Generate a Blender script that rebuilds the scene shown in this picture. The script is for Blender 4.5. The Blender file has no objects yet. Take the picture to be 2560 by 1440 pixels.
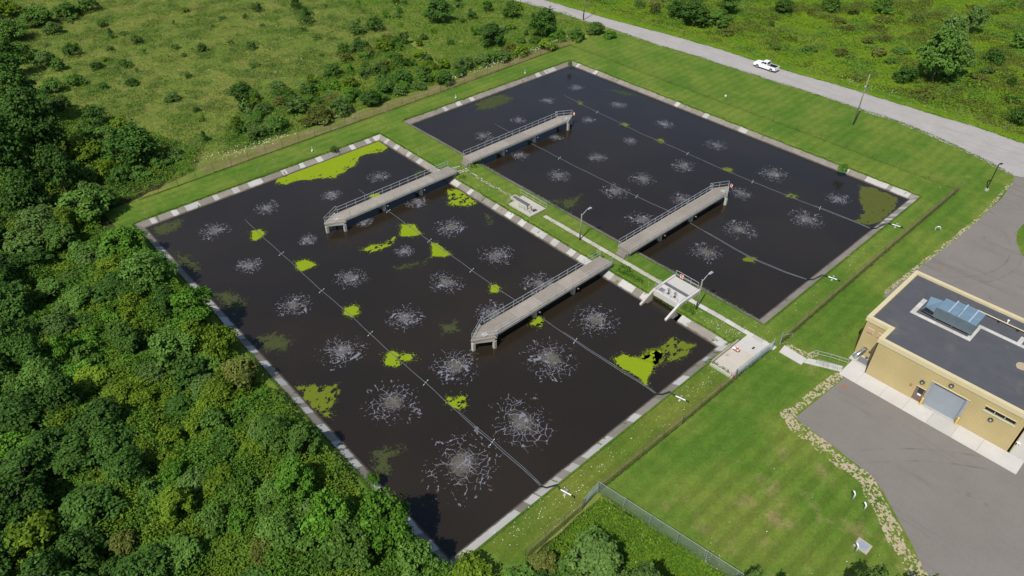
# Wastewater lagoons seen from a drone.  World X = u (short side of the ponds),
# world Y = -v (long side); pond water lies at z = 0, the land at z = 0.9 (metres).
import bpy, bmesh, math, random
import numpy as np
from mathutils import Vector, Matrix
from mathutils.geometry import tessellate_polygon

random.seed(7)
scene = bpy.context.scene
COL = scene.collection
R = math.radians

# ---------------------------------------------------------------- camera
A0 = 42.84876 * math.pi / 180          # pond axis in the drone's frame
PITCH, ROLL = 0.67757607, 0.00801948
CAM = Vector((-21.574, -110.317, 65.0))
c_, s_ = math.cos(PITCH), math.sin(PITCH)
fw = Vector((0, c_, -s_)); rt = Vector((1, 0, 0)); up = rt.cross(fw)
cr, sr = math.cos(ROLL), math.sin(ROLL)
rt, up = cr * rt + sr * up, -sr * rt + cr * up
Rz = Matrix.Rotation(-A0, 3, 'Z')
fw, rt, up = Rz @ fw, Rz @ rt, Rz @ up
cam_d = bpy.data.cameras.new('camera')
cam = bpy.data.objects.new('camera', cam_d); COL.objects.link(cam)
M = Matrix((rt, up, -fw)).transposed().to_4x4(); M.translation = CAM
cam.matrix_world = M
cam_d.sensor_width = 36; cam_d.lens = 36 * 1780 / 2560
cam_d.clip_start = 0.5; cam_d.clip_end = 6000
scene.camera = cam

# ---------------------------------------------------------------- world, sun, exposure
SUN_EL, SUN_AZ = R(54), R(196.5)       # direction towards the sun, from +X
w = bpy.data.worlds.new('World'); scene.world = w; w.use_nodes = True
nt = w.node_tree; nt.nodes.clear()
sky = nt.nodes.new('ShaderNodeTexSky'); sky.sky_type = 'NISHITA'; sky.sun_disc = False
sky.sun_elevation = SUN_EL; sky.sun_rotation = (math.pi / 2 - SUN_AZ) % (2 * math.pi)
sky.air_density = 1.0; sky.dust_density = 1.0; sky.ozone_density = 2.5
bg = nt.nodes.new('ShaderNodeBackground'); bg.inputs[1].default_value = 0.10
wo = nt.nodes.new('ShaderNodeOutputWorld')
nt.links.new(sky.outputs[0], bg.inputs[0]); nt.links.new(bg.outputs[0], wo.inputs[0])
sd = bpy.data.lights.new('sun', 'SUN'); sun = bpy.data.objects.new('sun', sd); COL.objects.link(sun)
sd.energy = 4.2; sd.angle = R(0.53); sd.color = (1.0, 0.955, 0.88)
to_sun = Vector((math.cos(SUN_EL) * math.cos(SUN_AZ), math.cos(SUN_EL) * math.sin(SUN_AZ), math.sin(SUN_EL)))
sun.rotation_euler = to_sun.to_track_quat('Z', 'Y').to_euler(); sun.location = to_sun * 200
vs = scene.view_settings
vs.view_transform = 'Standard'; vs.look = 'None'; vs.exposure = 0.22; vs.gamma = 1.0; vs.use_curve_mapping = False
scene.render.engine = 'CYCLES'
scene.cycles.max_bounces = 6; scene.cycles.diffuse_bounces = 3; scene.cycles.glossy_bounces = 3
scene.cycles.transmission_bounces = 3; scene.cycles.transparent_max_bounces = 8

# ---------------------------------------------------------------- helpers
LOC = {}                                # world origin of every object that has children
LAND = 0.9

def tag(o, label=None, cat=None, group=None, kind=None):
    if label: o['label'] = label
    if cat: o['category'] = cat
    if group: o['group'] = group
    if kind: o['kind'] = kind
    return o

def thing(name, label, cat, u, v, z, group=None, rotz=0, kind=None):
    o = bpy.data.objects.new(name, None); COL.objects.link(o)
    o.empty_display_size = 0.3
    o.location = (u, -v, z); o.rotation_euler = (0, 0, rotz)
    LOC[o.name] = Vector((u, -v, z))
    return tag(o, label, cat, group, kind)

def link(name, me, parent=None, loc=None):
    o = bpy.data.objects.new(name, me); COL.objects.link(o)
    if parent is not None:
        o.parent = parent
        base = LOC[parent.name]
        if loc is None:
            LOC[o.name] = base
        else:
            o.location = Vector(loc) - base; LOC[o.name] = Vector(loc)
    elif loc is not None:
        o.location = loc; LOC[o.name] = Vector(loc)
    return o

def inst(name, me, u, v, z, parent=None, rotz=0):
    o = link(name, me, parent, (u, -v, z)); o.rotation_euler = (0, 0, rotz); return o

class MB:
    """collects shapes given in (u, v, z); build() links them as ONE mesh object"""
    def __init__(s, tf=None): s.v = []; s.f = []; s.tf = tf
    def _add(s, pts, faces):
        n = len(s.v)
        if s.tf: pts = [s.tf(*p) for p in pts]
        s.v += [(p[0], -p[1], p[2]) for p in pts]; s.f += [tuple(i + n for i in f) for f in faces]
        return s
    def hexa(s, b, t):
        n = len(b)
        return s._add(list(b) + list(t), [tuple(range(n))[::-1], tuple(range(n, 2 * n))] +
                      [(i, (i + 1) % n, n + (i + 1) % n, n + i) for i in range(n)])
    def prism(s, pts, z0, z1): return s.hexa([(p[0], p[1], z0) for p in pts], [(p[0], p[1], z1) for p in pts])
    def box(s, u0, u1, v0, v1, z0, z1): return s.prism([(u0, v0), (u1, v0), (u1, v1), (u0, v1)], z0, z1)
    def sheet(s, pts, z=None):
        return s._add([(p[0], p[1], p[2] if z is None else z) for p in pts], [tuple(range(len(pts)))])
    def tube(s, pts, r, n=6, r1=None):
        P = [Vector(p) for p in pts]; rings = []
        for i, p in enumerate(P):
            d = (P[min(i + 1, len(P) - 1)] - P[max(i - 1, 0)]).normalized()
            a = Vector((0, 0, 1)) if abs(d.z) < 0.9 else Vector((1, 0, 0))
            x = d.cross(a).normalized(); y = d.cross(x)
            rr = r if r1 is None else r + (r1 - r) * i / (len(P) - 1)
            rings.append([p + x * rr * math.cos(2 * math.pi * k / n) + y * rr * math.sin(2 * math.pi * k / n) for k in range(n)])
        vv = [tuple(q) for ring in rings for q in ring]; ff = []
        for i in range(len(P) - 1):
            for k in range(n):
                ff.append((i * n + k, i * n + (k + 1) % n, (i + 1) * n + (k + 1) % n, (i + 1) * n + k))
        ff += [tuple(range(n))[::-1], tuple(range((len(P) - 1) * n, len(P) * n))]
        return s._add(vv, ff)
    def cyl(s, u, v, z0, z1, r, r1=None, n=12): return s.tube([(u, v, z0), (u, v, z1)], r, n, r1)
    def torus(s, c, ax, r, t, n=20, m=6):
        ax = Vector(ax).normalized(); a = Vector((0, 0, 1)) if abs(ax.z) < .9 else Vector((1, 0, 0))
        x = ax.cross(a).normalized(); y = ax.cross(x); c = Vector(c); vv = []; ff = []
        for i in range(n):
            d = x * math.cos(2 * math.pi * i / n) + y * math.sin(2 * math.pi * i / n)
            for k in range(m):
                q = 2 * math.pi * k / m; vv.append(tuple(c + d * (r + t * math.cos(q)) + ax * t * math.sin(q)))
        for i in range(n):
            for k in range(m):
                ff.append((i * m + k, i * m + (k + 1) % m, ((i + 1) % n) * m + (k + 1) % m, ((i + 1) % n) * m + k))
        return s._add(vv, ff)
    def mesh(s, name, mat, origin=(0, 0, 0), smooth=False):
        me = bpy.data.meshes.new(name); o = Vector(origin)
        me.from_pydata([tuple(Vector(p) - o) for p in s.v], [], s.f)
        bm = bmesh.new(); bm.from_mesh(me); bmesh.ops.recalc_face_normals(bm, faces=bm.faces); bm.to_mesh(me); bm.free()
        if mat: me.materials.append(mat)
        if smooth:
            for p in me.polygons: p.use_smooth = True
        return me
    def build(s, name, mat, parent=None, smooth=False):
        if parent is not None:
            return link(name, s.mesh(name, mat, LOC[parent.name], smooth), parent)
        xs = [p[0] for p in s.v]; ys = [p[1] for p in s.v]; zs = [p[2] for p in s.v]
        o = Vector(((min(xs) + max(xs)) / 2, (min(ys) + max(ys)) / 2, min(zs)))
        return link(name, s.mesh(name, mat, o, smooth), None, o)

def np_mesh(name, verts, faces, mat=None, smooth=False):
    """verts (N,3) world xyz, faces (M,k) all with the same k"""
    verts = np.ascontiguousarray(verts, dtype=np.float32); faces = np.ascontiguousarray(faces, dtype=np.int32)
    me = bpy.data.meshes.new(name); m, k = faces.shape
    me.vertices.add(len(verts)); me.vertices.foreach_set('co', verts.ravel())
    me.loops.add(m * k); me.loops.foreach_set('vertex_index', faces.ravel())
    me.polygons.add(m); me.polygons.foreach_set('loop_start', np.arange(m, dtype=np.int32) * k)
    me.update(calc_edges=True)
    if mat: me.materials.append(mat)
    if smooth: me.polygons.foreach_set('use_smooth', np.ones(m, dtype=bool))
    return me

def h2(ix, iy, seed):
    n = (ix.astype(np.int64) * 374761393 + iy.astype(np.int64) * 668265263 + seed * 1442695041) & 0x7fffffff
    n = ((n ^ (n >> 13)) * 1274126177) & 0x7fffffff
    n = ((n ^ (n >> 16)) * 1911520717) & 0x7fffffff
    return ((n ^ (n >> 15)) & 0xffff) / 65535.0

def vnoise(x, y, seed=0):
    ix = np.floor(x); iy = np.floor(y); fx = x - ix; fy = y - iy
    fx = fx * fx * (3 - 2 * fx); fy = fy * fy * (3 - 2 * fy)
    a = h2(ix, iy, seed); b = h2(ix + 1, iy, seed); c = h2(ix, iy + 1, seed); d = h2(ix + 1, iy + 1, seed)
    return (a * (1 - fx) + b * fx) * (1 - fy) + (c * (1 - fx) + d * fx) * fy

def fbm(x, y, seed=0, o=3):
    t = 0; a = 0.5; s = 0
    for i in range(o):
        t = t + a * vnoise(x * 2 ** i, y * 2 ** i, seed + i * 17); s += a; a *= 0.5
    return t / s

def in_poly(x, y, poly):
    ins = np.zeros(x.shape, bool); n = len(poly)
    for i in range(n):
        x0, y0 = poly[i]; x1, y1 = poly[(i + 1) % n]
        c = ((y0 > y) != (y1 > y)) & (x < (x1 - x0) * (y - y0) / (y1 - y0 + 1e-12) + x0)
        ins ^= c
    return ins

def poly_dist(x, y, poly):
    """signed distance, positive inside"""
    d = np.full(x.shape, 1e9); n = len(poly)
    for i in range(n):
        ax, ay = poly[i]; bx, by = poly[(i + 1) % n]
        ex, ey = bx - ax, by - ay; L = ex * ex + ey * ey + 1e-9
        t = np.clip(((x - ax) * ex + (y - ay) * ey) / L, 0, 1)
        d = np.minimum(d, np.hypot(x - ax - t * ex, y - ay - t * ey))
    return np.where(in_poly(x, y, poly), d, -d)

def mask_mesh(name, U, V, mask, cs, z, mat, jitter=0.0, seed=0):
    """quads of a regular (u, v) grid wherever mask is set; U, V are cell corners' origin"""
    ny, nx = mask.shape
    j, i = np.nonzero(mask)
    vid = np.stack([j * (nx + 1) + i, j * (nx + 1) + i + 1, (j + 1) * (nx + 1) + i + 1, (j + 1) * (nx + 1) + i], 1)
    used, inv = np.unique(vid, return_inverse=True)
    f = inv.reshape(vid.shape)
    uu = U + (used % (nx + 1)) * cs; vv = V + (used // (nx + 1)) * cs
    if jitter:
        rg = np.random.default_rng(seed)
        uu = uu + rg.uniform(-jitter, jitter, uu.shape) * cs; vv = vv + rg.uniform(-jitter, jitter, vv.shape) * cs
    P = np.stack([uu, -vv, np.full(uu.shape, z)], 1)
    return np_mesh(name, P, f[:, ::-1], mat)

def visible(u, v, z=1.0, margin=0.08):
    """keep what the photograph could see (with a margin)"""
    p = np.stack([u - CAM.x, -v - CAM.y, np.full(np.shape(u), z) - CAM.z], -1)
    d = p @ np.array(fw); x = p @ np.array(rt) / d * 1780 / 1280; y = p @ np.array(up) / d * 1780 / 720
    return (d > 0) & (np.abs(x) < 1 + margin) & (y > -1 - margin * 2.2) & (y < 1 + margin)

# ---------------------------------------------------------------- materials
class NT:
    def __init__(s, name):
        s.m = bpy.data.materials.new(name); s.m.use_nodes = True
        s.n = s.m.node_tree.nodes; s.l = s.m.node_tree.links
        s.b = s.n['Principled BSDF']; s.out = s.n['Material Output']; s._pos = None
    def node(s, t, **kw):
        n = s.n.new(t)
        for k, v in kw.items(): setattr(n, k, v)
        return n
    def pos(s):
        if s._pos is None: s._pos = s.node('ShaderNodeNewGeometry').outputs['Position']
        return s._pos
    def obj(s): return s.node('ShaderNodeTexCoord').outputs['Object']
    def noise(s, scale, detail=3, rough=0.55, vec=None, stretch=None):
        vec = vec or s.pos()
        if stretch:
            mp = s.node('ShaderNodeMapping'); mp.inputs['Scale'].default_value = stretch
            s.l.new(vec, mp.inputs['Vector']); vec = mp.outputs[0]
        n = s.node('ShaderNodeTexNoise'); n.inputs['Scale'].default_value = scale
        n.inputs['Detail'].default_value = detail; n.inputs['Roughness'].default_value = rough
        s.l.new(vec, n.inputs['Vector']); return n.outputs['Fac']
    def ramp(s, fac, stops):
        r = s.node('ShaderNodeValToRGB'); e = r.color_ramp.elements
        while len(e) < len(stops): e.new(0.5)
        for el, (p, c) in zip(e, stops):
            el.position = p; el.color = (*c, 1) if len(c) == 3 else c
        s.l.new(fac, r.inputs[0]); return r.outputs[0]
    def step(s, fac, a, b):
        n = s.node('ShaderNodeMapRange'); n.interpolation_type = 'SMOOTHSTEP'
        n.inputs[1].default_value = a; n.inputs[2].default_value = b
        s.l.new(fac, n.inputs[0]); return n.outputs[0]
    def mix(s, fac, a, b, mode='MIX'):
        n = s.node('ShaderNodeMix'); n.data_type = 'RGBA'; n.blend_type = mode
        for sock, val in ((n.inputs[0], fac), (n.inputs[6], a), (n.inputs[7], b)):
            if hasattr(val, 'is_linked'): s.l.new(val, sock)
            elif isinstance(val, (int, float)): sock.default_value = val
            else: sock.default_value = (*val, 1)
        return n.outputs[2]
    def scale(s, col, fac, lo, hi):
        """multiply a colour by a grey between lo and hi driven by fac"""
        g = s.node('ShaderNodeMapRange'); g.inputs[3].default_value = lo; g.inputs[4].default_value = hi
        g.inputs[1].default_value = 0.25; g.inputs[2].default_value = 0.75; s.l.new(fac, g.inputs[0])
        return s.mix(1.0, col, g.outputs[0], 'MULTIPLY')
    def bump(s, fac, strength, dist):
        b = s.node('ShaderNodeBump'); b.inputs['Strength'].default_value = strength; b.inputs['Distance'].default_value = dist
        s.l.new(fac, b.inputs['Height']); s.l.new(b.outputs[0], s.b.inputs['Normal'])
    def done(s, col, rough=0.8, metal=0.0, spec=0.3):
        if hasattr(col, 'is_linked'): s.l.new(col, s.b.inputs['Base Color'])
        else: s.b.inputs['Base Color'].default_value = (*col, 1)
        s.b.inputs['Roughness'].default_value = rough; s.b.inputs['Metallic'].default_value = metal
        s.b.inputs['Specular IOR Level'].default_value = spec
        return s.m

def simple(name, col, rough=0.6, metal=0.0, var=0.12, scale=3.0, spec=0.35):
    t = NT(name); n = t.noise(scale, 4)
    return t.done(t.scale(t.mix(0, col, col), n, 1 - var, 1 + var), rough, metal, spec)

def concrete(name, a, b, stain, scale=1.2, bump=0.25, stain_amt=0.5, wet=False):
    t = NT(name)
    c = t.mix(t.noise(scale, 5, 0.65), a, b)
    c = t.mix(t.scale(t.mix(0, (1, 1, 1), (1, 1, 1)), t.noise(0.5, 4), 0, stain_amt), c, stain)
    c = t.scale(c, t.noise(14, 2), 0.86, 1.14)
    oi = t.node('ShaderNodeObjectInfo'); c = t.scale(c, oi.outputs['Random'], 0.9, 1.08)
    if wet:                                 # the stained waterline
        sx = t.node('ShaderNodeSeparateXYZ'); t.l.new(t.pos(), sx.inputs[0])
        ad = t.node('ShaderNodeMath', operation='MULTIPLY_ADD'); t.l.new(t.noise(1.3, 3), ad.inputs[0]); ad.inputs[1].default_value = -0.16; t.l.new(sx.outputs[2], ad.inputs[2])
        c = t.mix(t.step(ad.outputs[0], 0.10, -0.03), c, (0.07, 0.06, 0.045))
    t.bump(t.noise(20, 3), bump, 0.02)
    return t.done(c, 0.9, spec=0.2)

def lawn_mat(name, g1, g2, dry, dry_lo, dry_hi, stripes=0.05):
    t = NT(name)
    c = t.mix(t.step(t.noise(0.11, 5, 0.6), 0.35, 0.65), g1, g2)
    c = t.mix(t.step(t.noise(0.33, 6, 0.7), dry_lo, dry_hi), c, dry)
    c = t.scale(c, t.noise(0.9, 5, 0.7), 0.82, 1.18)
    c = t.scale(c, t.noise(5, 4, 0.75), 0.72, 1.3)
    if stripes:
        wv = t.node('ShaderNodeTexWave'); wv.bands_direction = 'Y'; wv.inputs['Scale'].default_value = 0.16
        wv.inputs['Distortion'].default_value = 3.0; wv.inputs['Detail'].default_value = 2; wv.inputs['Detail Scale'].default_value = 0.4
        t.l.new(t.pos(), wv.inputs['Vector']); c = t.scale(c, wv.outputs['Fac'], 1 - stripes, 1 + stripes)
    t.bump(t.noise(7, 4, 0.8), 0.6, 0.12)
    return t.done(c, 0.95, spec=0.08)

def leaf_mat(name, dark, light, trans=0.20, patch=None, tint=None):
    """leaves: colour differs from leaf to leaf, from plant to plant and in patches"""
    t = NT(name)
    ge = t.node('ShaderNodeNewGeometry'); oi = t.node('ShaderNodeObjectInfo')
    c = t.mix(ge.outputs['Random Per Island'], dark, light)
    if patch: c = t.mix(t.step(t.noise(patch[1], 4, 0.65), patch[2], patch[3]), c, patch[0])
    if tint: c = t.mix(t.step(t.noise(tint[1], 3, 0.6), tint[2], tint[3]), c, tint[0])
    c = t.scale(c, oi.outputs['Random'], 0.85, 1.15)
    c = t.scale(c, t.noise(0.45, 3, 0.6), 0.8, 1.2)
    m = t.done(c, 0.6, spec=0.10)
    tr = t.node('ShaderNodeBsdfTranslucent'); t.l.new(t.mix(1.0, c, (1.0, 1.05, 0.55), 'MULTIPLY'), tr.inputs['Color'])
    mx = t.node('ShaderNodeMixShader'); mx.inputs[0].default_value = trans
    t.l.new(t.b.outputs[0], mx.inputs[1]); t.l.new(tr.outputs[0], mx.inputs[2]); t.l.new(mx.outputs[0], t.out.inputs['Surface'])
    return m

MAT = {}
MAT['lawn'] = lawn_mat('mown_grass', (0.068, 0.134, 0.016), (0.120, 0.166, 0.026), (0.185, 0.160, 0.060), 0.60, 0.80)
MAT['drylawn'] = lawn_mat('worn_mown_grass', (0.072, 0.138, 0.016), (0.120, 0.158, 0.026), (0.215, 0.175, 0.075), 0.50, 0.74, 0.09)
MAT['meadow'] = lawn_mat('meadow_ground', (0.105, 0.158, 0.025), (0.170, 0.195, 0.040), (0.190, 0.160, 0.058), 0.52, 0.70, 0)
MAT['rmeadow'] = lawn_mat('roadside_meadow_ground', (0.085, 0.170, 0.010), (0.13, 0.200, 0.012), (0.130, 0.150, 0.03), 0.58, 0.74, 0)
MAT['drystrip'] = lawn_mat('dry_mown_strip', (0.115, 0.140, 0.032), (0.150, 0.145, 0.046), (0.175, 0.150, 0.07), 0.45, 0.62, 0.06)
t = NT('dark_soil'); MAT['olivelawn'] = lawn_mat('olive_mown_grass', (0.082, 0.128, 0.016), (0.125, 0.152, 0.024), (0.165, 0.145, 0.05), 0.58, 0.78)
MAT['soil'] = t.done(t.scale(t.mix(t.noise(1.5), (0.03, 0.035, 0.012), (0.05, 0.06, 0.02)), t.noise(6), 0.7, 1.3), 1.0, spec=0.05)
t = NT('water')
wn = t.noise(2.2, 4, 0.7, stretch=(1.0, 1.7, 1)); t.bump(wn, 0.24, 0.07)
wc = t.mix(t.step(t.noise(0.05, 3), 0.35, 0.7), (0.0172, 0.0136, 0.0094), (0.0222, 0.0168, 0.0108))
wc = t.scale(wc, t.noise(7, 2), 0.8, 1.2)
MAT['water'] = t.done(wc, 0.13, spec=0.5); t.b.inputs['IOR'].default_value = 1.42
MAT['conc'] = concrete('weathered_concrete', (0.19, 0.17, 0.145), (0.28, 0.255, 0.22), (0.135, 0.11, 0.088), wet=True)
MAT['concnew'] = concrete('pale_repaired_concrete', (0.37, 0.36, 0.335), (0.48, 0.47, 0.445), (0.28, 0.255, 0.22), stain_amt=0.5, wet=True)
MAT['concwalk'] = concrete('walkway_concrete', (0.235, 0.205, 0.17), (0.33, 0.295, 0.25), (0.18, 0.15, 0.122), 0.8, stain_amt=0.45)
MAT['concpale'] = concrete('pale_concrete', (0.43, 0.41, 0.375), (0.52, 0.50, 0.46), (0.35, 0.325, 0.29), 0.7, stain_amt=0.3)
MAT['concslab'] = concrete('buff_concrete', (0.38, 0.335, 0.285), (0.48, 0.435, 0.38), (0.33, 0.29, 0.24), 0.6, stain_amt=0.5)
MAT['path'] = concrete('path_concrete', (0.36, 0.34, 0.28), (0.46, 0.44, 0.37), (0.27, 0.26, 0.18), 1.0, stain_amt=0.4)
t = NT('asphalt')
ac = t.mix(t.noise(0.25, 5, 0.6), (0.158, 0.142, 0.125), (0.205, 0.186, 0.165))
ac = t.mix(t.step(t.noise(0.30, 5, 0.75, stretch=(1.9, 0.10, 1)), 0.50, 0.70), ac, (0.142, 0.128, 0.116))
for cx, cy, rad in ((103.5, -106.0, 8.0), (103.5, -106.0, 9.6), (92.0, -84.0, 13.5), (92.0, -84.0, 15.1), (22.0, -128.0, 33.0), (22.0, -128.0, 34.7)):   # tyre marks
    ds = t.node('ShaderNodeVectorMath', operation='DISTANCE'); t.l.new(t.pos(), ds.inputs[0]); ds.inputs[1].default_value = (cx, cy, LAND + .012)
    df = t.node('ShaderNodeMath', operation='COMPARE'); t.l.new(ds.outputs['Value'], df.inputs[0]); df.inputs[1].default_value = rad; df.inputs[2].default_value = 0.11
    mk = t.node('ShaderNodeMath', operation='MULTIPLY'); t.l.new(df.outputs[0], mk.inputs[0]); t.l.new(t.step(t.noise(0.35, 3), 0.35, 0.90), mk.inputs[1])
    ac = t.mix(mk.outputs[0], ac, (0.110, 0.099, 0.090))
ac = t.mix(t.step(t.noise(0.45, 3, 0.5), 0.70, 0.84), ac, (0.125, 0.112, 0.100))
ac = t.scale(ac, t.noise(9, 3, 0.8), 0.85, 1.15); t.bump(t.noise(25, 2), 0.3, 0.02)
MAT['asphalt'] = t.done(ac, 0.92, spec=0.15)
t = NT('road_gravel')
gc = t.mix(t.noise(0.35, 6, 0.65), (0.27, 0.25, 0.232), (0.385, 0.365, 0.345))
gc = t.mix(t.step(t.noise(0.5, 4, 0.7, stretch=(2.2, 0.12, 1)), 0.5, 0.75), gc, (0.28, 0.255, 0.23))
gc = t.scale(gc, t.noise(6, 4, 0.8), 0.8, 1.2); t.bump(t.noise(9, 3), 0.5, 0.05)
MAT['gravel'] = t.done(gc, 0.95, spec=0.1)
t = NT('sandy_gravel')
MAT['sand'] = t.done(t.scale(t.mix(t.noise(4, 4), (0.30, 0.24, 0.15), (0.44, 0.37, 0.25)), t.noise(16, 2), 0.75, 1.25), 0.95, spec=0.1)
MAT['galv'] = simple('galvanised_steel', (0.46, 0.48, 0.50), 0.5, 0.35, 0.1)
MAT['galvfence'] = simple('galvanised_fence', (0.30, 0.36, 0.35), 0.55, 0.3, 0.1)
MAT['rust'] = simple('rusty_steel', (0.185, 0.130, 0.075), 0.85, 0.0, 0.3, 2)
MAT['rustpost'] = simple('rusty_post', (0.13, 0.085, 0.055), 0.8, 0.0, 0.3, 2)
MAT['black'] = simple('black_plastic', (0.018, 0.019, 0.021), 0.5)
MAT['hose'] = simple('grey_hose', (0.095, 0.108, 0.120), 0.5, 0.0, 0.2, 1.5)
MAT['white'] = simple('white_paint', (0.76, 0.76, 0.74), 0.4, 0, 0.05)
MAT['bluegrey'] = simple('blue_grey_metal', (0.135, 0.175, 0.195), 0.45, 0.3, 0.12, 1.2)
MAT['bluelight'] = simple('pale_blue_grey_metal', (0.17, 0.25, 0.315), 0.45, 0.2, 0.1, 1.2)
MAT['strap'] = simple('light_strap_metal', (0.36, 0.46, 0.55), 0.45, 0.2, 0.1)
MAT['cream'] = simple('cream_metal_trim', (0.53, 0.455, 0.275), 0.5, 0, 0.05, 0.6)
MAT['siding'] = simple('yellow_metal_siding', (0.43, 0.345, 0.168), 0.55, 0, 0.07, 0.4)
t = NT('roof_membrane')
rc = t.mix(t.noise(0.6, 5), (0.064, 0.066, 0.074), (0.090, 0.092, 0.100)); rc = t.mix(t.step(t.noise(0.28, 4, 0.6), 0.56, 0.74), rc, (0.105, 0.102, 0.098)); rc = t.scale(rc, t.noise(12, 3), 0.85, 1.15)
MAT['roof'] = t.done(rc, 0.85, spec=0.2)
MAT['doorgrey'] = simple('grey_roller_door', (0.285, 0.315, 0.345), 0.5, 0, 0.05, 1)
MAT['frame'] = simple('grey_frame', (0.33, 0.35, 0.36), 0.5, 0.2)
MAT['brown'] = simple('brown_door', (0.17, 0.115, 0.095), 0.6)
MAT['glass'] = simple('dark_glass', (0.012, 0.016, 0.018), 0.08, 0, 0.05, spec=0.6)
MAT['sill'] = simple('pale_green_sill', (0.48, 0.50, 0.36), 0.6)
MAT['pink'] = simple('pink_louvre', (0.52, 0.33, 0.26), 0.6)
MAT['olive'] = simple('olive_lamp', (0.10, 0.095, 0.055), 0.35, 0.4)
MAT['redbox'] = simple('orange_red_box', (0.42, 0.16, 0.06), 0.5)
MAT['yellowp'] = simple('yellow_bollard', (0.60, 0.41, 0.10), 0.5)
MAT['orange'] = simple('faded_orange', (0.70, 0.17, 0.10), 0.5, 0, 0.08)
MAT['wood'] = simple('weathered_wood', (0.30, 0.27, 0.20), 0.85, 0, 0.2)
MAT['pole'] = simple('grey_wood_pole', (0.20, 0.185, 0.155), 0.9, 0, 0.2, 1)
MAT['bark'] = simple('bark', (0.10, 0.085, 0.065), 0.95, 0, 0.3, 2)
MAT['steel'] = simple('bright_steel', (0.55, 0.57, 0.58), 0.25, 0.9, 0.08)
MAT['lid'] = simple('grey_steel_lid', (0.33, 0.37, 0.42), 0.5, 0.3)
MAT['grate'] = simple('steel_grating', (0.20, 0.21, 0.22), 0.6, 0.3)
MAT['darkmetal'] = simple('dark_metal', (0.07, 0.055, 0.055), 0.6, 0.2)
MAT['manhole'] = simple('rusty_manhole', (0.24, 0.125, 0.075), 0.85)
MAT['carpaint'] = simple('white_car_paint', (0.78, 0.79, 0.80), 0.25, 0, 0.02, spec=0.5)
MAT['tyre'] = simple('tyre_rubber', (0.02, 0.02, 0.021), 0.9)
MAT['redlamp'] = simple('red_lamp', (0.35, 0.02, 0.015), 0.3)
t = NT('foam'); MAT['foam'] = t.done(t.scale(t.mix(t.noise(2, 3), (0.115, 0.115, 0.135), (0.215, 0.215, 0.25)), t.noise(9, 2), 0.7, 1.3), 0.8, spec=0.1)
t = NT('churned_water'); MAT['churn'] = t.done(t.scale(t.mix(t.noise(3, 3), (0.080, 0.073, 0.058), (0.125, 0.115, 0.094)), t.noise(9, 2), 0.7, 1.3), 0.6, spec=0.2)
t = NT('duckweed')
dc = t.mix(t.noise(1.6, 5, 0.75), (0.155, 0.225, 0.006), (0.225, 0.29, 0.010)); dc = t.scale(dc, t.noise(10, 2), 0.85, 1.12)
MAT['duck'] = t.done(dc, 0.8, spec=0.1)
t = NT('olive_duckweed')
dc = t.mix(t.noise(1.5, 5, 0.7), (0.080, 0.104, 0.010), (0.145, 0.180, 0.014)); dc = t.scale(dc, t.noise(10, 2), 0.8, 1.2)
MAT['duckolive'] = t.done(dc, 0.8, spec=0.1)
t = NT('dull_duckweed')
dc = t.mix(t.noise(1.5, 5, 0.7), (0.058, 0.068, 0.014), (0.092, 0.104, 0.022)); dc = t.scale(dc, t.noise(10, 2), 0.8, 1.2)
MAT['duckdull'] = t.done(dc, 0.8, spec=0.1)
t = NT('algae')
dc = t.mix(t.noise(1.5, 5, 0.7), (0.030, 0.037, 0.013), (0.066, 0.080, 0.022)); dc = t.scale(dc, t.noise(10, 2), 0.7, 1.2)
MAT['algae'] = t.done(dc, 0.7, spec=0.2)
LEAF = {
 'dark': leaf_mat('leaves_dark', (0.034, 0.088, 0.014), (0.075, 0.150, 0.024)),
 'mid': leaf_mat('leaves_mid', (0.056, 0.130, 0.020), (0.116, 0.210, 0.034)),
 'bright': leaf_mat('leaves_bright', (0.058, 0.155, 0.013), (0.120, 0.255, 0.026)),
 'yellow': leaf_mat('leaves_yellow', (0.090, 0.160, 0.012), (0.165, 0.250, 0.020)),
 'grey': leaf_mat('leaves_grey', (0.068, 0.132, 0.028), (0.122, 0.200, 0.044)),
 'red': leaf_mat('leaves_reddish', (0.090, 0.118, 0.022), (0.150, 0.165, 0.036)),
}
MAT['under'] = leaf_mat('thicket_leaves', (0.042, 0.110, 0.012), (0.102, 0.200, 0.022), patch=((0.112, 0.185, 0.016), 0.16, 0.42, 0.62), tint=((0.120, 0.135, 0.026), 0.21, 0.60, 0.74))
MAT['mleaf'] = leaf_mat('meadow_leaves', (0.105, 0.152, 0.028), (0.205, 0.240, 0.052), 0.2, patch=((0.100, 0.178, 0.026), 0.09, 0.46, 0.62), tint=((0.175, 0.140, 0.055), 0.13, 0.56, 0.70))
MAT['lush'] = leaf_mat('lush_leaves', (0.058, 0.140, 0.014), (0.125, 0.225, 0.026), 0.2, patch=((0.125, 0.220, 0.018), 0.12, 0.5, 0.65))
MAT['rleaf'] = leaf_mat('roadside_leaves', (0.075, 0.150, 0.012), (0.160, 0.225, 0.018), 0.2, patch=((0.160, 0.215, 0.014), 0.05, 0.42, 0.62), tint=((0.110, 0.135, 0.034), 0.11, 0.50, 0.62))
MAT['tuft'] = leaf_mat('grass_blades', (0.075, 0.160, 0.016), (0.140, 0.225, 0.028), 0.3)
MAT['flower'] = simple('white_flowers', (0.66, 0.68, 0.55), 0.8)

# ---------------------------------------------------------------- ground, water, roads
P1 = (0.0, 45.0, 0.0, 78.35)            # u0, u1, v0, v1 of the near pond's water
P2 = (54.2, 100.85, -1.6, 79.1)
OFF = 1.3                               # width of the sloping concrete lining

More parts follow.
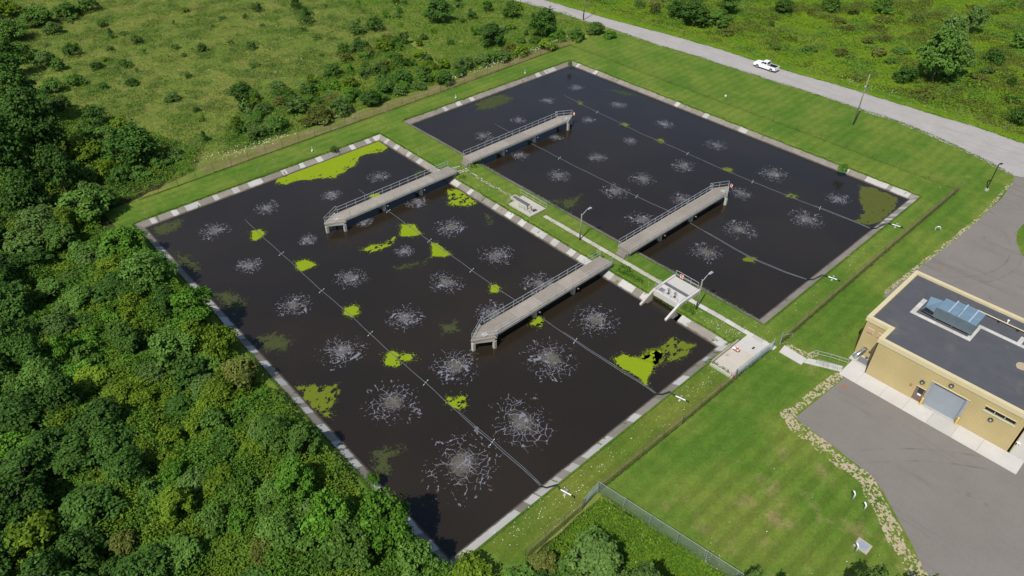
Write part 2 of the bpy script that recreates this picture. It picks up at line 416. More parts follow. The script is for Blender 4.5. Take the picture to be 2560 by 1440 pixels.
def flat(name, outer, holes, z, mat, kind='structure'):
    loops = [[Vector((p[0], -p[1], 0)) for p in lp] for lp in [outer] + holes]
    tris = tessellate_polygon(loops); pts = [p for lp in loops for p in lp]
    me = bpy.data.meshes.new(name)
    me.from_pydata([(p.x, p.y, 0) for p in pts], [], [tuple(q) for q in tris])
    bm = bmesh.new(); bm.from_mesh(me)
    for f in bm.faces:
        if f.normal.z < 0: f.normal_flip()
    bm.to_mesh(me); bm.free(); me.materials.append(mat)
    o = link(name, me, None, (0, 0, z)); tag(o, kind=kind); return o

def ragged(pts, amp, step=0.6, seed=0, closed=True):
    """subdivide a (u, v) outline and push it about so that its edge is uneven"""
    out = []; n = len(pts)
    for i in range(n if closed else n - 1):
        a, b = pts[i], pts[(i + 1) % n]; L = math.hypot(b[0] - a[0], b[1] - a[1])
        if L > 60 and closed and (abs(a[0]) > 200 or abs(b[0]) > 200): out.append(a); continue
        k = max(1, int(L / step)); nx, ny = -(b[1] - a[1]) / (L + 1e-9), (b[0] - a[0]) / (L + 1e-9)
        for j in range(k):
            q = j / k; x = a[0] + (b[0] - a[0]) * q; y = a[1] + (b[1] - a[1]) * q
            d = float(fbm(np.array([x * 0.7]), np.array([y * 0.7]), seed, 3)[0] - 0.5) * 2 * amp if j else 0
            out.append((x + nx * d, y + ny * d))
    return out

RIM = 0.60                              # height of the lining's upper edge; a short grass bank leads up to the land
BK = OFF + .45
H1 = [(-BK, -BK), (45 + BK, -BK), (45 + BK, 66.1), (47.2, 66.1), (47.2, 70.6), (45 + BK, 70.6), (45 + BK, 78.35 + BK), (-BK, 78.35 + BK)]
H2 = [(P2[0] - BK, P2[2] - BK), (P2[1] + BK, P2[2] - BK), (P2[1] + BK, P2[3] + BK), (P2[0] - BK, P2[3] + BK)]
big = 1600
flat('ground', [(-big, -big), (big, -big), (big, big), (-big, big)], [H1, H2], LAND - 0.024, MAT['meadow'])
flat('roadside_meadow', ragged([(126, -60), (150, -170), (330, -170), (330, 130), (136, 130), (134, 86), (134, 30), (130, -20), (128, -45)], 1.0, 2.0, 3), [], LAND - 0.016, MAT['rmeadow'])
flat('thicket_floor', ragged([(-110, -22), (-14, -30), (0, -20), (12, -14), (6, -9), (-2.6, -7.4), (-2.6, 81), (4, 84.2), (15.8, 84.2), (18.2, 100), (24, 120), (-110, 120)], 0.8, 1.5, 5), [], LAND - 0.016, MAT['soil'])
lawn = [(-3.9, -7.0), (-2.7, -7.9), (20, -8.2), (60, -8.4), (108, -9.6), (123.6, -11.5), (125, -2), (126.5, 10), (127.2, 35), (128, 50), (128.5, 66), (127, 74), (125, 81),
        (122, 88.8), (112, 90.6), (94.4, 90.4), (81.3, 89.7), (71.2, 89.3), (70.2, 91.6), (57, 91.9), (53.5, 92.2), (52, 93.4), (40.9, 92.6), (40.4, 98), (39.6, 102.1), (37.2, 105.4),
        (34.6, 108.6), (32.3, 111), (30, 116), (20.6, 116), (18.2, 99), (16.1, 83.6), (4, 83.6), (-2.7, 81)]
flat('lawn', lawn, [H1, H2], LAND, MAT['lawn'])
flat('worn_lawn', ragged([(18.9, 96), (22, 90), (30, 89), (38.3, 91.5), (38.3, 101.7), (35.6, 104.7), (32.8, 107.8), (29, 113.5), (21, 113.5)], 1.2, 0.8, 8), [], LAND + 0.004, MAT['drylawn'])
flat('dry_grass_strip', ragged([(14, -13.2), (26, -11.6), (60, -12.0), (86, -11.6), (100, -12.2), (109, -11.5), (109, -9.8), (60, -8.2), (20, -8.0), (14, -8.8)], 0.5, 0.7, 9), [], LAND + 0.004, MAT['drystrip'])
flat('olive_lawn_strip', ragged([(3, 80.3), (40.2, 80.3), (40.2, 83.5), (16, 83.1), (4, 83.4)], .25, .6, 19), [], LAND + .004, MAT['olivelawn'])
flat('corner_grass', ragged([(8, 84.4), (15.8, 84.2), (18.0, 98), (20.0, 114), (10, 114), (9, 96)], .2, .6, 23), [], LAND - .008, MAT['rmeadow'])
lower = [(122.0, -60), (122.06, -46), (124.3, -29.8), (124.2, -25.6), (125.4, -9.7), (125.2, 3.8), (126.3, 16.5), (126.6, 30), (127.4, 45), (127.5, 57), (127.7, 65), (126.5, 73), (124.5, 81), (122.8, 86), (121.5, 88.6)]
upper = [(128.6, -60), (129.2, -39.8), (130.2, -27), (131.0, -15.5), (133.2, 1.4), (134.5, 17), (134.4, 27), (134.6, 35), (135.9, 50), (136.4, 66), (137, 76.4), (136.4, 86), (136, 100)]
flat('gravel_road', ragged(upper + [(126, 100)] + lower[::-1] + [(122.5, -200), (129.0, -200)], 0.55, 0.6, 11), [], LAND + 0.008, MAT['gravel'])
yard = [(121.2, 88.9), (119, 89.5), (111.7, 90.2), (104.3, 90.2), (94.4, 89.95), (87.5, 89.6), (81.3, 89.25), (70.5, 88.7), (70.5, 91.5), (57, 111.0), (51.35, 112.6), (51.35, 92.85), (40.8, 92.15), (40.2, 97.5), (39.5, 102.1),
        (38.6, 103.8), (37.2, 105.4), (34.65, 108.6), (32.25, 111), (30, 114), (27, 121), (27, 150), (150, 150), (150, 101), (126, 96), (123, 91.5)]
flat('asphalt_yard', yard, [], LAND + 0.012, MAT['asphalt'])
o = flat('grass_island', ragged([(106.2, 95.6), (102.5, 95.6), (98.6, 97.0), (96.4, 98.2), (95.4, 99.6), (97, 103), (104, 103), (107, 98)], 0.15, 0.5, 2), [], LAND + 0.02, MAT['lawn'])

def bank(p, cut=None):
    u0, u1, v0, v1 = p; a, b = OFF - .06, BK + .02
    m = MB()
    for e in 'NSEW':
        runs = [(0, 1)]
        if e == 'E' and cut: runs = [(0, (cut[0] - v0) / (v1 - v0)), ((cut[1] - v0) / (v1 - v0), 1)]
        for q0, q1 in runs:
            def pt(q, d, z):
                U = u0 + (u1 - u0) * q; V = v0 + (v1 - v0) * q
                if e in 'NS': U += (-d if q == 0 else d if q == 1 else 0); return (U, v0 - d if e == 'N' else v1 + d, z)
                V += (-d if q == 0 else d if q == 1 else 0); return (u0 - d if e == 'W' else u1 + d, V, z)
            n = 40
            for k in range(n):
                x0, x1 = q0 + (q1 - q0) * k / n, q0 + (q1 - q0) * (k + 1) / n
                m.sheet([pt(x0, a, RIM - .02), pt(x1, a, RIM - .02), pt(x1, b, LAND + .002), pt(x0, b, LAND + .002)])
    o = m.build('grass_bank', MAT['lawn']); tag(o, kind='structure')
bank(P1, (66.1, 70.6)); bank(P2)

def water(name, p):
    me = MB().sheet([(p[0] - .25, p[2] - .25), (p[1] + .25, p[2] - .25), (p[1] + .25, p[3] + .25), (p[0] - .25, p[3] + .25)], 0.0)
    o = me.build(name, MAT['water']); tag(o, kind='structure')
water('pond_water', P1); water('pond_water', P2)
o = MB().sheet([(45.2, 66.6), (47.9, 66.6), (47.9, 70.1), (45.2, 70.1)], -0.01).build('channel_water', MAT['water']); tag(o, kind='structure')

# sloping concrete linings: every panel is a slab of its own
def lining(name, p, whites, gaps=()):
    u0, u1, v0, v1 = p
    root = thing(name, None, None, (u0 + u1) / 2, (v0 + v1) / 2, 0, kind='structure')
    rg = random.Random(hash(round(u0 * 10)) % 1000)
    for e in 'NEWS':
        L = (v1 - v0) if e in 'EW' else (u1 - u0)
        def pt(q, d, z):
            if e == 'N': return (u0 + q, v0 - d, z)
            if e == 'S': return (u0 + q, v1 + d, z)
            if e == 'E': return (u1 + d, v0 + q, z)
            return (u0 - d, v0 + q, z)
        marks = sorted((max(0, c - wd / 2), min(L, c + wd / 2)) for c, wd in whites.get(e, []))
        segs = []; q = 0.0
        for a, b in marks + [(L, L)]:
            while a - q > 0.02:
                n = max(1, round((a - q) / 3.3)); d = (a - q) / n
                segs.append((q, q + d, 0)); q += d
            if b > a: segs.append((a, b, 1)); q = b
        for a, b, wh in segs:
            if e == 'E' and any(g0 < (a + b) / 2 + v0 < g1 for g0, g1 in gaps): continue
            ca = a <= 0.001; cb = b >= L - 0.001
            ai, bi = a + 0.012, b - 0.012
            dz = rg.uniform(-0.012, 0.02); top = RIM + 0.02 + dz
            oa = -OFF if ca else ai; ob = L + OFF if cb else bi
            if ca: ai = 0.0
            if cb: bi = L
            slope = [pt(ai, -0.06, -0.04 + dz), pt(bi, -0.06, -0.04 + dz), pt(ob, OFF, top), pt(oa, OFF, top)]
            low = [(x, y, z - 0.16) for x, y, z in slope]
            MB().hexa(low, slope).build('panel', MAT['concnew'] if wh else MAT['conc'], root)
    return root

W1 = {'N': [(1.5, .9), (5.1, 1.0), (8.1, 2.4), (12.2, .9), (15.8, 1.2), (19.5, 2.6), (25.1, 1.0), (28.7, 1.0), (32.3, 1.2), (39.5, 1.0), (43, 1.0), (44.7, .6)],
      'E': [(1.6, .9), (4.9, 1.2), (8.7, 1.1), (12.2, 1.2), (17.8, 1.0), (22.9, 1.9), (26.9, .9), (33.5, .9), (36.9, 1.6), (40.0, 1.3), (43.9, 3.0), (47.5, 1.3), (51.1, 1.3), (54.0, 2.8), (58.8, 1.4), (62.3, 2.6), (65.6, 1.2), (72.6, 1.6), (77.9, .9)],
      'S': [(44.6, .8), (41.9, 1.1), (36.3, 2.2), (27.2, 1.6), (20.8, 4.4), (16.6, 1.4), (13.0, 3.2), (10.5, 1.4), (4.6, 7.6)],
      'W': [(2.6, .5), (7.9, 1.5), (10.5, 1.3), (20.2, 1.2), (22.1, 1.2), (25.2, 1.3), (27.0, 1.5), (30.6, 2.4), (34, 2.6), (38, 1.7), (41.7, 1.5), (45.9, 1.6), (50, 1.3), (52.1, 1.3), (55.8, 1.4), (59.1, 1.4), (60.8, 1.4), (62.6, 1.3), (66.7, 1.6), (72.5, 3.8), (76.2, 1.5)]}
W2 = {'N': [(9.2, 1.0), (12.8, 1.2), (16.5, 1.1), (36.4, 1.4), (40.3, 3.4)],
      'E': [(1.5, .7), (7.1, 1.1), (30.6, 1.0), (38, 1.2), (46.9, 1.9), (68.7, 1.2), (74.6, 4.0), (78.9, 3.2)],
      'S': [(45.8, 1.6), (42.6, 1.1), (39.2, 1.2), (37.4, .8), (35.8, .8), (34.0, .9)], 'W': []}
lining('near_pond_lining', P1, W1, [(66.2, 70.5)])
lining('far_pond_lining', P2, W2)

# ---------------------------------------------------------------- footpath on the berm
fp = thing('footpath', None, None, 49.6, 63, LAND, kind='structure')
rg = random.Random(4); q = 41.6
while q < 84.0:
    L_ = rg.uniform(1.3, 1.7); L_ = min(L_, 84.2 - q)
    if not (66.1 < q + L_ / 2 < 70.5):
        a = 49.30 + (q - 41) * 0.004; x = rg.uniform(-.03, .03)
        MB().box(a - .40 + x, a + .42 + x, q + .015, q + L_ - .015, LAND - .05, LAND + .04 + rg.uniform(0, .015)).build('slab', MAT['path'] if q < 66 else MAT['concpale'], fp)
    q += L_
st = thing('stepping_stones', None, None, 49.4, 26, LAND, kind='structure')
for i in range(26):                     # small squares in pairs from the walkway landings to the valve chamber
    v = 22.6 + i * 0.46
    x = 49.35 + rg.uniform(-.18, .18)
    MB().box(x - .17, x + .17, v, v + .3, LAND - .03, LAND + .035 + rg.uniform(0, .01)).build('stone', MAT['path'], st)
for r_ in range(2):
    for i in range(5):
        u = 47.3 + i * .55; v = 20.6 + r_ * .62 + (.25 if i > 2 else 0)
        MB().box(u, u + .36, v, v + .4, LAND - .03, LAND + .035 + rg.uniform(0, .01)).build('stone', MAT['path'], st)
for i in range(4):
    MB().box(47.6 + i * .5, 47.95 + i * .5, 19.0 + i * .1, 19.3 + i * .1, LAND - .03, LAND + .04).build('stone', MAT['path'], st)

# ---------------------------------------------------------------- railings
def railing(parent, pts, h, mat, spacing=1.75, r=0.03, rails=(1.0, 0.5), post_mesh=None, closed=False):
    """posts (one object each) and rails along the polyline pts = (u, v, z)"""
    if post_mesh is None:
        post_mesh = MB().cyl(0, 0, 0, h, r, n=6).mesh('railing_post', mat)
    done = []
    for a, b in zip(pts[:-1], pts[1:]):
        L = math.dist(a, b); n = max(1, round(L / spacing))
        for i in range(n + 1):
            p = tuple(a[k] + (b[k] - a[k]) * i / n for k in range(3))
            if any(math.dist(p, d) < 0.15 for d in done): continue
            done.append(p); inst('railing_post', post_mesh, *p, parent=parent)
    for f in rails:
        MB().tube([(p[0], p[1], p[2] + h * f) for p in pts], r, 6).build('rail', mat, parent)
    return post_mesh

# ---------------------------------------------------------------- the four walkways
def walkway(label, ub, s, vc, L, group, loop=False):
    zt = 1.9; hw = 1.12
    U = lambda x: ub + s * x
    rt_ = thing('walkway', label, 'walkway', ub, vc, zt - .35, group)
    n = 5; 
    for i in range(n):                   # the deck is cast in bays
        a, b = L * i / n, L * (i + 1) / n
        MB().box(*sorted((U(a + .012), U(b - .012))), vc - hw, vc + hw, zt - .30, zt).build('deck_bay', MAT['concwalk'], rt_)
    for side in (-1, 1):
        MB().box(*sorted((U(0), U(L))), *sorted((vc + side * (hw + .003), vc + side * (hw + .09))), zt - .34, zt + .05).build('edge_beam', MAT['path'], rt_)
    sh, tip = L, L + 2.9
    outline = [(U(sh), vc - 1.75), (U(tip), vc - .12), (U(tip), vc + .12), (U(sh), vc + 1.75)]
    MB().prism(outline, zt - .28, zt + .004).build('platform', MAT['concwalk'], rt_)
    def beam(a, b, t=.16):
        d = Vector((b[0] - a[0], b[1] - a[1])).normalized(); nx, ny = -d.y * t, d.x * t
        MB().prism([(a[0] + nx, a[1] + ny), (b[0] + nx, b[1] + ny), (b[0] - nx, b[1] - ny), (a[0] - nx, a[1] - ny)], zt - .62, zt - .285).build('cross_beam', MAT['path'], rt_)
    ins = [(U(sh + .22), vc - 1.5), (U(tip - .3), vc), (U(sh + .22), vc + 1.5)]
    beam(ins[0], ins[1]); beam(ins[1], ins[2]); beam(ins[0], ins[2])
    for x, y in ins:
        MB().box(x - .2, x + .2, y - .2, y + .2, -.5, zt - .625).build('column', MAT['path'], rt_)
    for f in (.33, .66):
        x = U(L * f)
        MB().box(x - .22, x + .22, vc - .9, vc + .9, zt - .75, zt - .31).box(x - .25, x + .25, vc + .3, vc + .85, -.5, zt - .75).box(x - .25, x + .25, vc - .85, vc - .3, -.5, zt - .75).build('pier', MAT['path'], rt_)
        MB().box(x + .3, x + .5, vc + 1.0, vc + 1.35, zt - .9, zt - .82).build('bracket', MAT['conc'], rt_)
    MB().box(*sorted((U(-.25), U(.6))), vc - 1.0, vc + 1.0, LAND - .9, zt - .31).build('abutment', MAT['conc'], rt_)
    for i in range(2): MB().box(*sorted((U(-.26 - .3 * i), U(-.555 - .3 * i))), vc - .8, vc + .8, LAND - .2, zt - .36 - .3 * i).build('step', MAT['conc'], rt_)
    e = hw + .045
    pm = railing(rt_, [(U(.1), vc - e, zt + .05), (U(sh - .3), vc - e, zt + .05), (U(sh - .3), vc - 1.68, zt), (U(tip - .1), vc - .02, zt), (U(sh - .1), vc + 1.68, zt), (U(sh - .1), vc + e, zt), (U(sh - 1.2), vc + e, zt + .05)], 1.1, MAT['galv'])
    railing(rt_, [(U(sh - 1.2), vc + e, zt + .05), (U(.1), vc + e, zt + .05)], 1.1, MAT['galv'], post_mesh=pm, r=.02)
    # a hatch plate lies in the platform
    MB().box(*sorted((U(sh + .5), U(sh + 1.2))), vc - .1, vc + .6, zt + .005, zt + .03).build('hatch_plate', MAT['concnew'], rt_)
    return rt_
G = 'concrete walkways reaching out over the ponds'
walkway('concrete walkway with grey railings, nearer one over the near pond', 46.7, -1, 57.3, 23.3, G)
walkway('concrete walkway with grey railings, farther one over the near pond', 46.8, -1, 20.8, 23.2, G)
w3 = walkway('concrete walkway with grey railings, farther one over the far pond', 51.0, 1, 19.8, 24.8, G)
w4 = walkway('concrete walkway with grey railings, nearer one over the far pond', 50.8, 1, 57.3, 24.7, G)

def lifebuoy(u, v, z, ax, label):
    b = thing('lifebuoy', label, 'lifebuoy', u, v, z - .38)
    MB().torus((u, v, z), ax, .27, .075).build('ring', MAT['orange'], b, True)
    a = Vector(ax).normalized()
    for k in range(4):
        q = math.pi / 4 + k * math.pi / 2
        x = a.cross(Vector((0, 0, 1)) if abs(a.z) < .9 else Vector((1, 0, 0))).normalized(); y = a.cross(x)
        c = Vector((u, v, z)) + .27 * (x * math.cos(q) + y * math.sin(q)); tdir = -x * math.sin(q) + y * math.cos(q)
        MB().tube([tuple(c - tdir * .05), tuple(c + tdir * .05)], .083, 8).build('band', MAT['white'], b)
    return b
lifebuoy(78.2, 57.9, 2.35, (1, .5, 0), 'faded orange lifebuoy on the tip of the nearer far-pond walkway')
lifebuoy(78.6, 20.35, 2.35, (1, .5, 0), 'faded lifebuoy on the tip of the farther far-pond walkway')

# ---------------------------------------------------------------- transfer structure with gates
ts = thing('sluice_bridge', 'pale concrete sluice bridge with gates between the two ponds', 'sluice', 49.3, 68.3, LAND)
zt = 1.42
MB().box(47.05, 48.98, 66.35, 70.35, 1.0, zt).build('slab', MAT['concpale'], ts)
MB().box(49.62, 51.7, 66.35, 70.35, 1.0, zt).build('slab', MAT['concpale'], ts)
MB().box(46.85, 47.047, 66.2, 70.5, .52, zt + .03).build('front_beam', MAT['concpale'], ts)
gb = MB().box(48.99, 49.61, 66.35, 70.35, zt - .12, zt - .06)
for i in range(40): gb.box(48.985, 49.615, 66.37 + i * .1, 66.40 + i * .1, zt - .058, zt + .004)
gb.build('grating', MAT['grate'], ts)
MB().box(47.85, 48.1, 66.5, 70.2, -.6, .995).build('back_wall', MAT['conc'], ts)
for v, t_ in ((66.28, -1), (70.42, 1)):
    a, b = sorted((v, v + t_ * .3)); 
    MB().hexa([(44.2, a, -.6), (47.04, a, -.6), (47.04, b, -.6), (44.2, b, -.6)], [(44.2, a, .22), (47.04, a, 1.46), (47.04, b, 1.46), (44.2, b, .22)]).build('wing_wall', MAT['concpale'] if t_ > 0 else MAT['concslab'], ts)
    MB().box(47.05, 51.9, a, b, LAND - .3, 1.46).build('side_kerb', MAT['concpale'], ts)
for i, v in enumerate((68.15, 69.25)):
    gt = MB().box(47.5, 47.8, v - .16, v + .16, zt, zt + .12).cyl(47.65, v, zt + .1, zt + .85, .055, n=8).build('gate_stem', MAT['darkmetal'], ts)
    MB().torus((47.65, v, zt + .8), (0, 0, 1), .22, .03, 16, 5).box(47.43, 47.87, v - .02, v + .02, zt + .79, zt + .81).build('hand_wheel', MAT['darkmetal'], gt)
MB().box(47.3, 48.1, 66.6, 67.4, zt + .002, zt + .05).build('hatch', MAT['grate'], ts)
railing(ts, [(51.62, 66.4, zt), (51.62, 70.3, zt)], 1.15, MAT['galv'], 1.3)
railing(ts, [(47.0, 66.5, zt + .03), (47.0, 70.2, zt + .03)], .95, MAT['frame'], 1.2, .018)
railing(ts, [(47.1, 66.15, zt), (48.4, 66.15, zt)], 1.0, MAT['galv'], 1.3, .022)
lifebuoy(51.52, 67.5, zt + .68, (1, 0, 0), 'faded orange lifebuoy hanging on the sluice bridge railing')

# ---------------------------------------------------------------- valve chamber by the stepping stones
vc_ = thing('valve_chamber', 'buff concrete valve chamber slab with thin railings on the berm', 'valve chamber', 49, 37.4, LAND)
z = 1.2
MB().box(47.2, 48.95, 35.2, 40.4, LAND - .3, z).build('slab', MAT['path'], vc_)
MB().box(49.75, 50.75, 34.9, 40.4, LAND - .3, z).build('slab', MAT['path'], vc_)
MB().box(48.953, 49.747, 37.95, 40.4, LAND - .3, z - .01).build('slab', MAT['concslab'], vc_)
fr = MB().box(48.75, 49.9, 33.9, 34.1, LAND - .2, z + .1).box(48.75, 48.95, 34.1, 35.19, LAND - .2, z + .1).box(49.75, 49.9, 34.1, 34.89, LAND - .2, z + .1)
fr.build('frame', MAT['path'], vc_)
gb = MB().box(48.96, 49.74, 34.12, 37.94, z - .12, z - .04)
for i in range(32): gb.box(48.955, 49.745, 34.15 + i * .12, 34.19 + i * .12, z - .038, z + .01)
gb.build('grating', MAT['grate'], vc_)
railing(vc_, [(50.85, 34.2, LAND), (50.85, 40.5, LAND)], 1.2, MAT['galv'], 1.55, .025)
railing(vc_, [(47.1, 35.0, LAND), (48.3, 34.5, LAND)], 1.1, MAT['galv'], 1.4, .022)
railing(vc_, [(47.6, 37.3, z), (47.6, 39.9, z)], .9, MAT['darkmetal'], 1.3, .018)
for u, v in ((48.3, 38.6), (48.55, 39.2)):
    gs = MB().cyl(u, v, z, z + .7, .06, n=8).build('valve_stem', MAT['darkmetal'], vc_)
    MB().torus((u, v, z + .66), (0, 0, 1), .2, .03, 14, 5).build('hand_wheel', MAT['darkmetal'], gs)
MB().box(48.5, 49.3, 39.4, 39.9, z, z + .1).build('motor_plate', MAT['darkmetal'], vc_)

# ---------------------------------------------------------------- slab at the near pond's right corner
cs = thing('inlet_slab', 'large buff concrete slab with a timber kerb at the pond corner', 'concrete slab', 44.9, 81.9, LAND)
MB().box(40.9, 45.88, 80.35, 83.45, LAND - .3, 1.12).build('slab', MAT['concslab'], cs)
MB().box(45.9, 48.9, 80.35, 83.45, LAND - .3, 1.125).build('slab', MAT['concpale'], cs)
MB().box(41.0, 46.9, 80.12, 80.34, LAND - .2, 1.45).build('timber_kerb', MAT['wood'], cs)
MB().box(40.62, 40.89, 80.2, 83.5, LAND - .3, 1.2).build('end_kerb', MAT['path'], cs)
MB().torus((43.6, 80.8, 1.14), (0, 0, 1), .14, .02, 12, 5).build('lifting_ring', MAT['darkmetal'], cs)
MB().box(47.0, 47.5, 82.2, 82.45, 1.127, 1.17).build('small_cover', MAT['darkmetal'], cs)
b = lifebuoy(44.95, 81.3, 1.75, (-.3, .25, 1), 'faded orange lifebuoy on a short post over the corner slab')
MB().cyl(44.7, 80.75, 1.12, 1.75, .04, n=8).box(44.66, 45.0, 80.7, 81.1, 1.68, 1.73).build('post', MAT['white'], b)

# ---------------------------------------------------------------- fences
def fence(label, pts, h, mpost, mmesh, spacing=3.2, cell=0.16, wire=0.011, toprail=True, group=None, lean=0.0):
    f = thing('chain_link_fence', label, 'fence', pts[0][0], pts[0][1], LAND, group)
    pm = MB().cyl(0, 0, -.2, h + .08, .035, n=6).mesh('fence_post', mpost)
    rg = random.Random(len(label))
    done = []
    for a, b in zip(pts[:-1], pts[1:]):
        L = math.dist(a, b); n = max(1, round(L / spacing))
        for i in range(n + 1):
            u, v = a[0] + (b[0] - a[0]) * i / n, a[1] + (b[1] - a[1]) * i / n
            if any(abs(u - d[0]) + abs(v - d[1]) < .3 for d in done): continue
            done.append((u, v)); o = inst('post', pm, u, v, LAND, f)
            o.rotation_euler = (rg.uniform(-.03, .03), rg.uniform(-.03, .03), 0)
        if toprail:
            MB().tube([(a[0], a[1], LAND + h), (b[0], b[1], LAND + h)], .024, 5).build('top_rail', mpost, f)
        # woven wires: two families of diagonals, three-sided prisms
        du, dv = (b[0] - a[0]) / L, (b[1] - a[1]) / L; k = int(L / cell)
        V = []; F = []
        for d in (1, -1):
            s0 = np.arange(-int(h / cell), k + int(h / cell)) * cell
            lo = s0 if d > 0 else s0; hi = lo + d * h
            za = np.zeros_like(lo); zb = np.full_like(lo, h)
            # clip to the run
            for arr, oth, zz, zo in ((lo, hi, za, zb), (hi, lo, zb, za)):
                for lim, cond in ((0, arr < 0), (L, arr > L)):
                    t_ = np.where(cond, (lim - oth) / (arr - oth + 1e-9), 1); zz[:] = np.where(cond, zo + (zz - zo) * t_, zz); arr[:] = np.where(cond, lim, arr)
            ok = (np.abs(hi - lo) > .05) & (zb > za + .03)
            for off in ((0, 0), (wire, wire), (-wire, wire)):
                for ss, zz in ((lo, za), (hi, zb)):
                    V.append(np.stack([a[0] + du * ss[ok] + dv * off[0], -(a[1] + dv * ss[ok] - du * off[0]), LAND + .05 + zz[ok] * .97 + off[1]], 1))
        n1 = [len(V[0]), len(V[6])]; base = 0
        for q in range(2):
            n = n1[q]; i = np.arange(n)
            vb = base
            A = [vb + j * n + i for j in range(6)]   # (o0 lo),(o0 hi),(o1 lo),(o1 hi),(o2 lo),(o2 hi)
            for x, y in ((0, 2), (2, 4), (4, 0)): F.append(np.stack([A[x], A[x + 1], A[y + 1], A[y]], 1))
            base += 6 * n
        P = np.concatenate(V) - np.array(LOC[f.name])
        link('wire_mesh', np_mesh('wire_mesh', P, np.concatenate(F), mmesh), f)
    return f
fence('rusty chain link fence along the meadow behind both ponds', [(2, -7.6), (22, -8.0), (60, -8.2), (108.5, -9.6)], 1.7, MAT['rustpost'], MAT['rust'], 3.4, .22, .008, False)
fence('thin rusty fence between the far pond and the gravel road', [(108.5, -9.6), (108.5, 84.2)], 1.7, MAT['rustpost'], MAT['rust'], 5.2, .45, .006, False)
fence('brown rusted chain link fence between lawn and far pond', [(50.7, 84.2), (80, 84.1), (108.5, 84.2)], 1.8, MAT['rustpost'], MAT['rust'], 3.2, .20, .0065)
fence('brown rusted chain link fence below the near pond', [(5, 83.9), (13.2, 83.8)], 1.8, MAT['rustpost'], MAT['rust'], 3.2, .20, .0065)
fence('brown rusted chain link fence right of the grey fence corner', [(16, 83.5), (30, 83.8), (40.8, 83.9)], 1.8, MAT['rustpost'], MAT['rust'], 3.2, .20, .0065)
fence('weedy grey chain link fence along the corner slab', [(40.9, 83.75), (48.9, 84.0)], 1.7, MAT['galvfence'], MAT['galvfence'], 2.7, .15, .012)
fence('grey galvanised chain link fence turning the lawn corner', [(13.3, 83.75), (16, 83.4), (18.7, 102), (20.5, 114)], 1.8, MAT['galvfence'], MAT['galvfence'], 3.0, .17, .0095)
gp = thing('gate', 'open gate posts where the path passes the fence', 'gate', 49.8, 84.1, LAND)
pm = MB().cyl(0, 0, -.2, 2.0, .05, n=8).mesh('gate_post', MAT['galvfence'])
inst('gate_post', pm, 49.0, 84.0, LAND, gp); inst('gate_post', pm, 50.65, 84.15, LAND, gp)
MB().tube([(50.6, 84.2, LAND + .15), (51.9, 84.9, LAND + .15), (51.9, 84.9, LAND + 1.7), (50.6, 84.2, LAND + 1.7)], .022, 5).build('gate_leaf', MAT['galvfence'], gp)

wf = thing('wire_fence', 'low post and wire fence on the far side of the gravel road', 'fence', 136, 20, LAND)
wl = [(134.6, -40), (135.4, -8), (136.2, 4), (136.9, 25), (136.6, 45), (138, 58), (138.4, 72), (138.8, 90)]
pm = MB().cyl(0, 0, -.2, 1.15, .05, n=6).mesh('fence_post', MAT['pole'])
for a, b in zip(wl[:-1], wl[1:]):
    n = max(1, round(math.dist(a, b) / 4.5))
    for i in range(n): inst('post', pm, a[0] + (b[0] - a[0]) * i / n, a[1] + (b[1] - a[1]) * i / n, LAND, wf)
for z in (.5, .8, 1.1): MB().tube([(p[0], p[1], LAND + z) for p in wl], .012, 3).build('wire', MAT['rustpost'], wf)

# ---------------------------------------------------------------- lamps and poles
def street_lamp(label, u, v, h):
    l = thing('street_lamp', label, 'street lamp', u, v, LAND, 'grey street lamps on the berm')
    MB().cyl(u, v, LAND - .1, LAND + h, .13, .085, 12).build('pole', MAT['pole'], l, True)
    top = LAND + h
    MB().cyl(u, v, top, top + .06, .11, n=10).build('pole_cap', MAT['galv'], l)
    MB().tube([(u + .08, v, top - .25), (u + .5, v + .02, top + .12), (u + .95, v + .05, top + .42), (u + 1.35, v + .08, top + .5)], .035, 6).build('arm', MAT['galv'], l, True)
    c = (u + 1.6, v + .1); z = top + .5
    hd = MB().hexa([(c[0] - .35, c[1] - .13, z - .07), (c[0] + .4, c[1] - .2, z - .07), (c[0] + .4, c[1] + .2, z - .07), (c[0] - .35, c[1] + .13, z - .07)],
                   [(c[0] - .3, c[1] - .1, z + .07), (c[0] + .34, c[1] - .16, z + .05), (c[0] + .34, c[1] + .16, z + .05), (c[0] - .3, c[1] + .1, z + .07)]).build('lamp_head', MAT['galv'], l)
    MB().cyl(c[0] - .1, c[1], z + .06, z + .16, .05, n=8).build('photocell', MAT['frame'], hd)
street_lamp('grey street lamp beside the path near the valve chamber', 48.6, 50.2, 4.75)
street_lamp('grey street lamp beside the path near the sluice bridge', 48.4, 72.5, 5.1)
l = thing('street_lamp', 'black street lamp on a white concrete footing by the road bend', 'street lamp', 112.4, 87.4, LAND)
MB().cyl(112.4, 87.4, LAND - .2, LAND + .35, .34, .3, 12).build('footing', MAT['concnew'], l)
MB().box(112.33, 112.47, 87.33, 87.47, LAND + .35, LAND + 5.2).build('pole', MAT['black'], l)
MB().box(112.35, 112.8, 87.4, 87.5, LAND + 5.1, LAND + 5.17).build('arm', MAT['black'], l)
MB().hexa([(112.6, 87.3, LAND + 5.06), (113.3, 87.5, LAND + 5.06), (113.2, 87.85, LAND + 5.06), (112.5, 87.65, LAND + 5.06)], [(112.65, 87.35, LAND + 5.2), (113.2, 87.52, LAND + 5.18), (113.1, 87.8, LAND + 5.18), (112.55, 87.6, LAND + 5.2)]).build('lamp_head', MAT['black'], l)

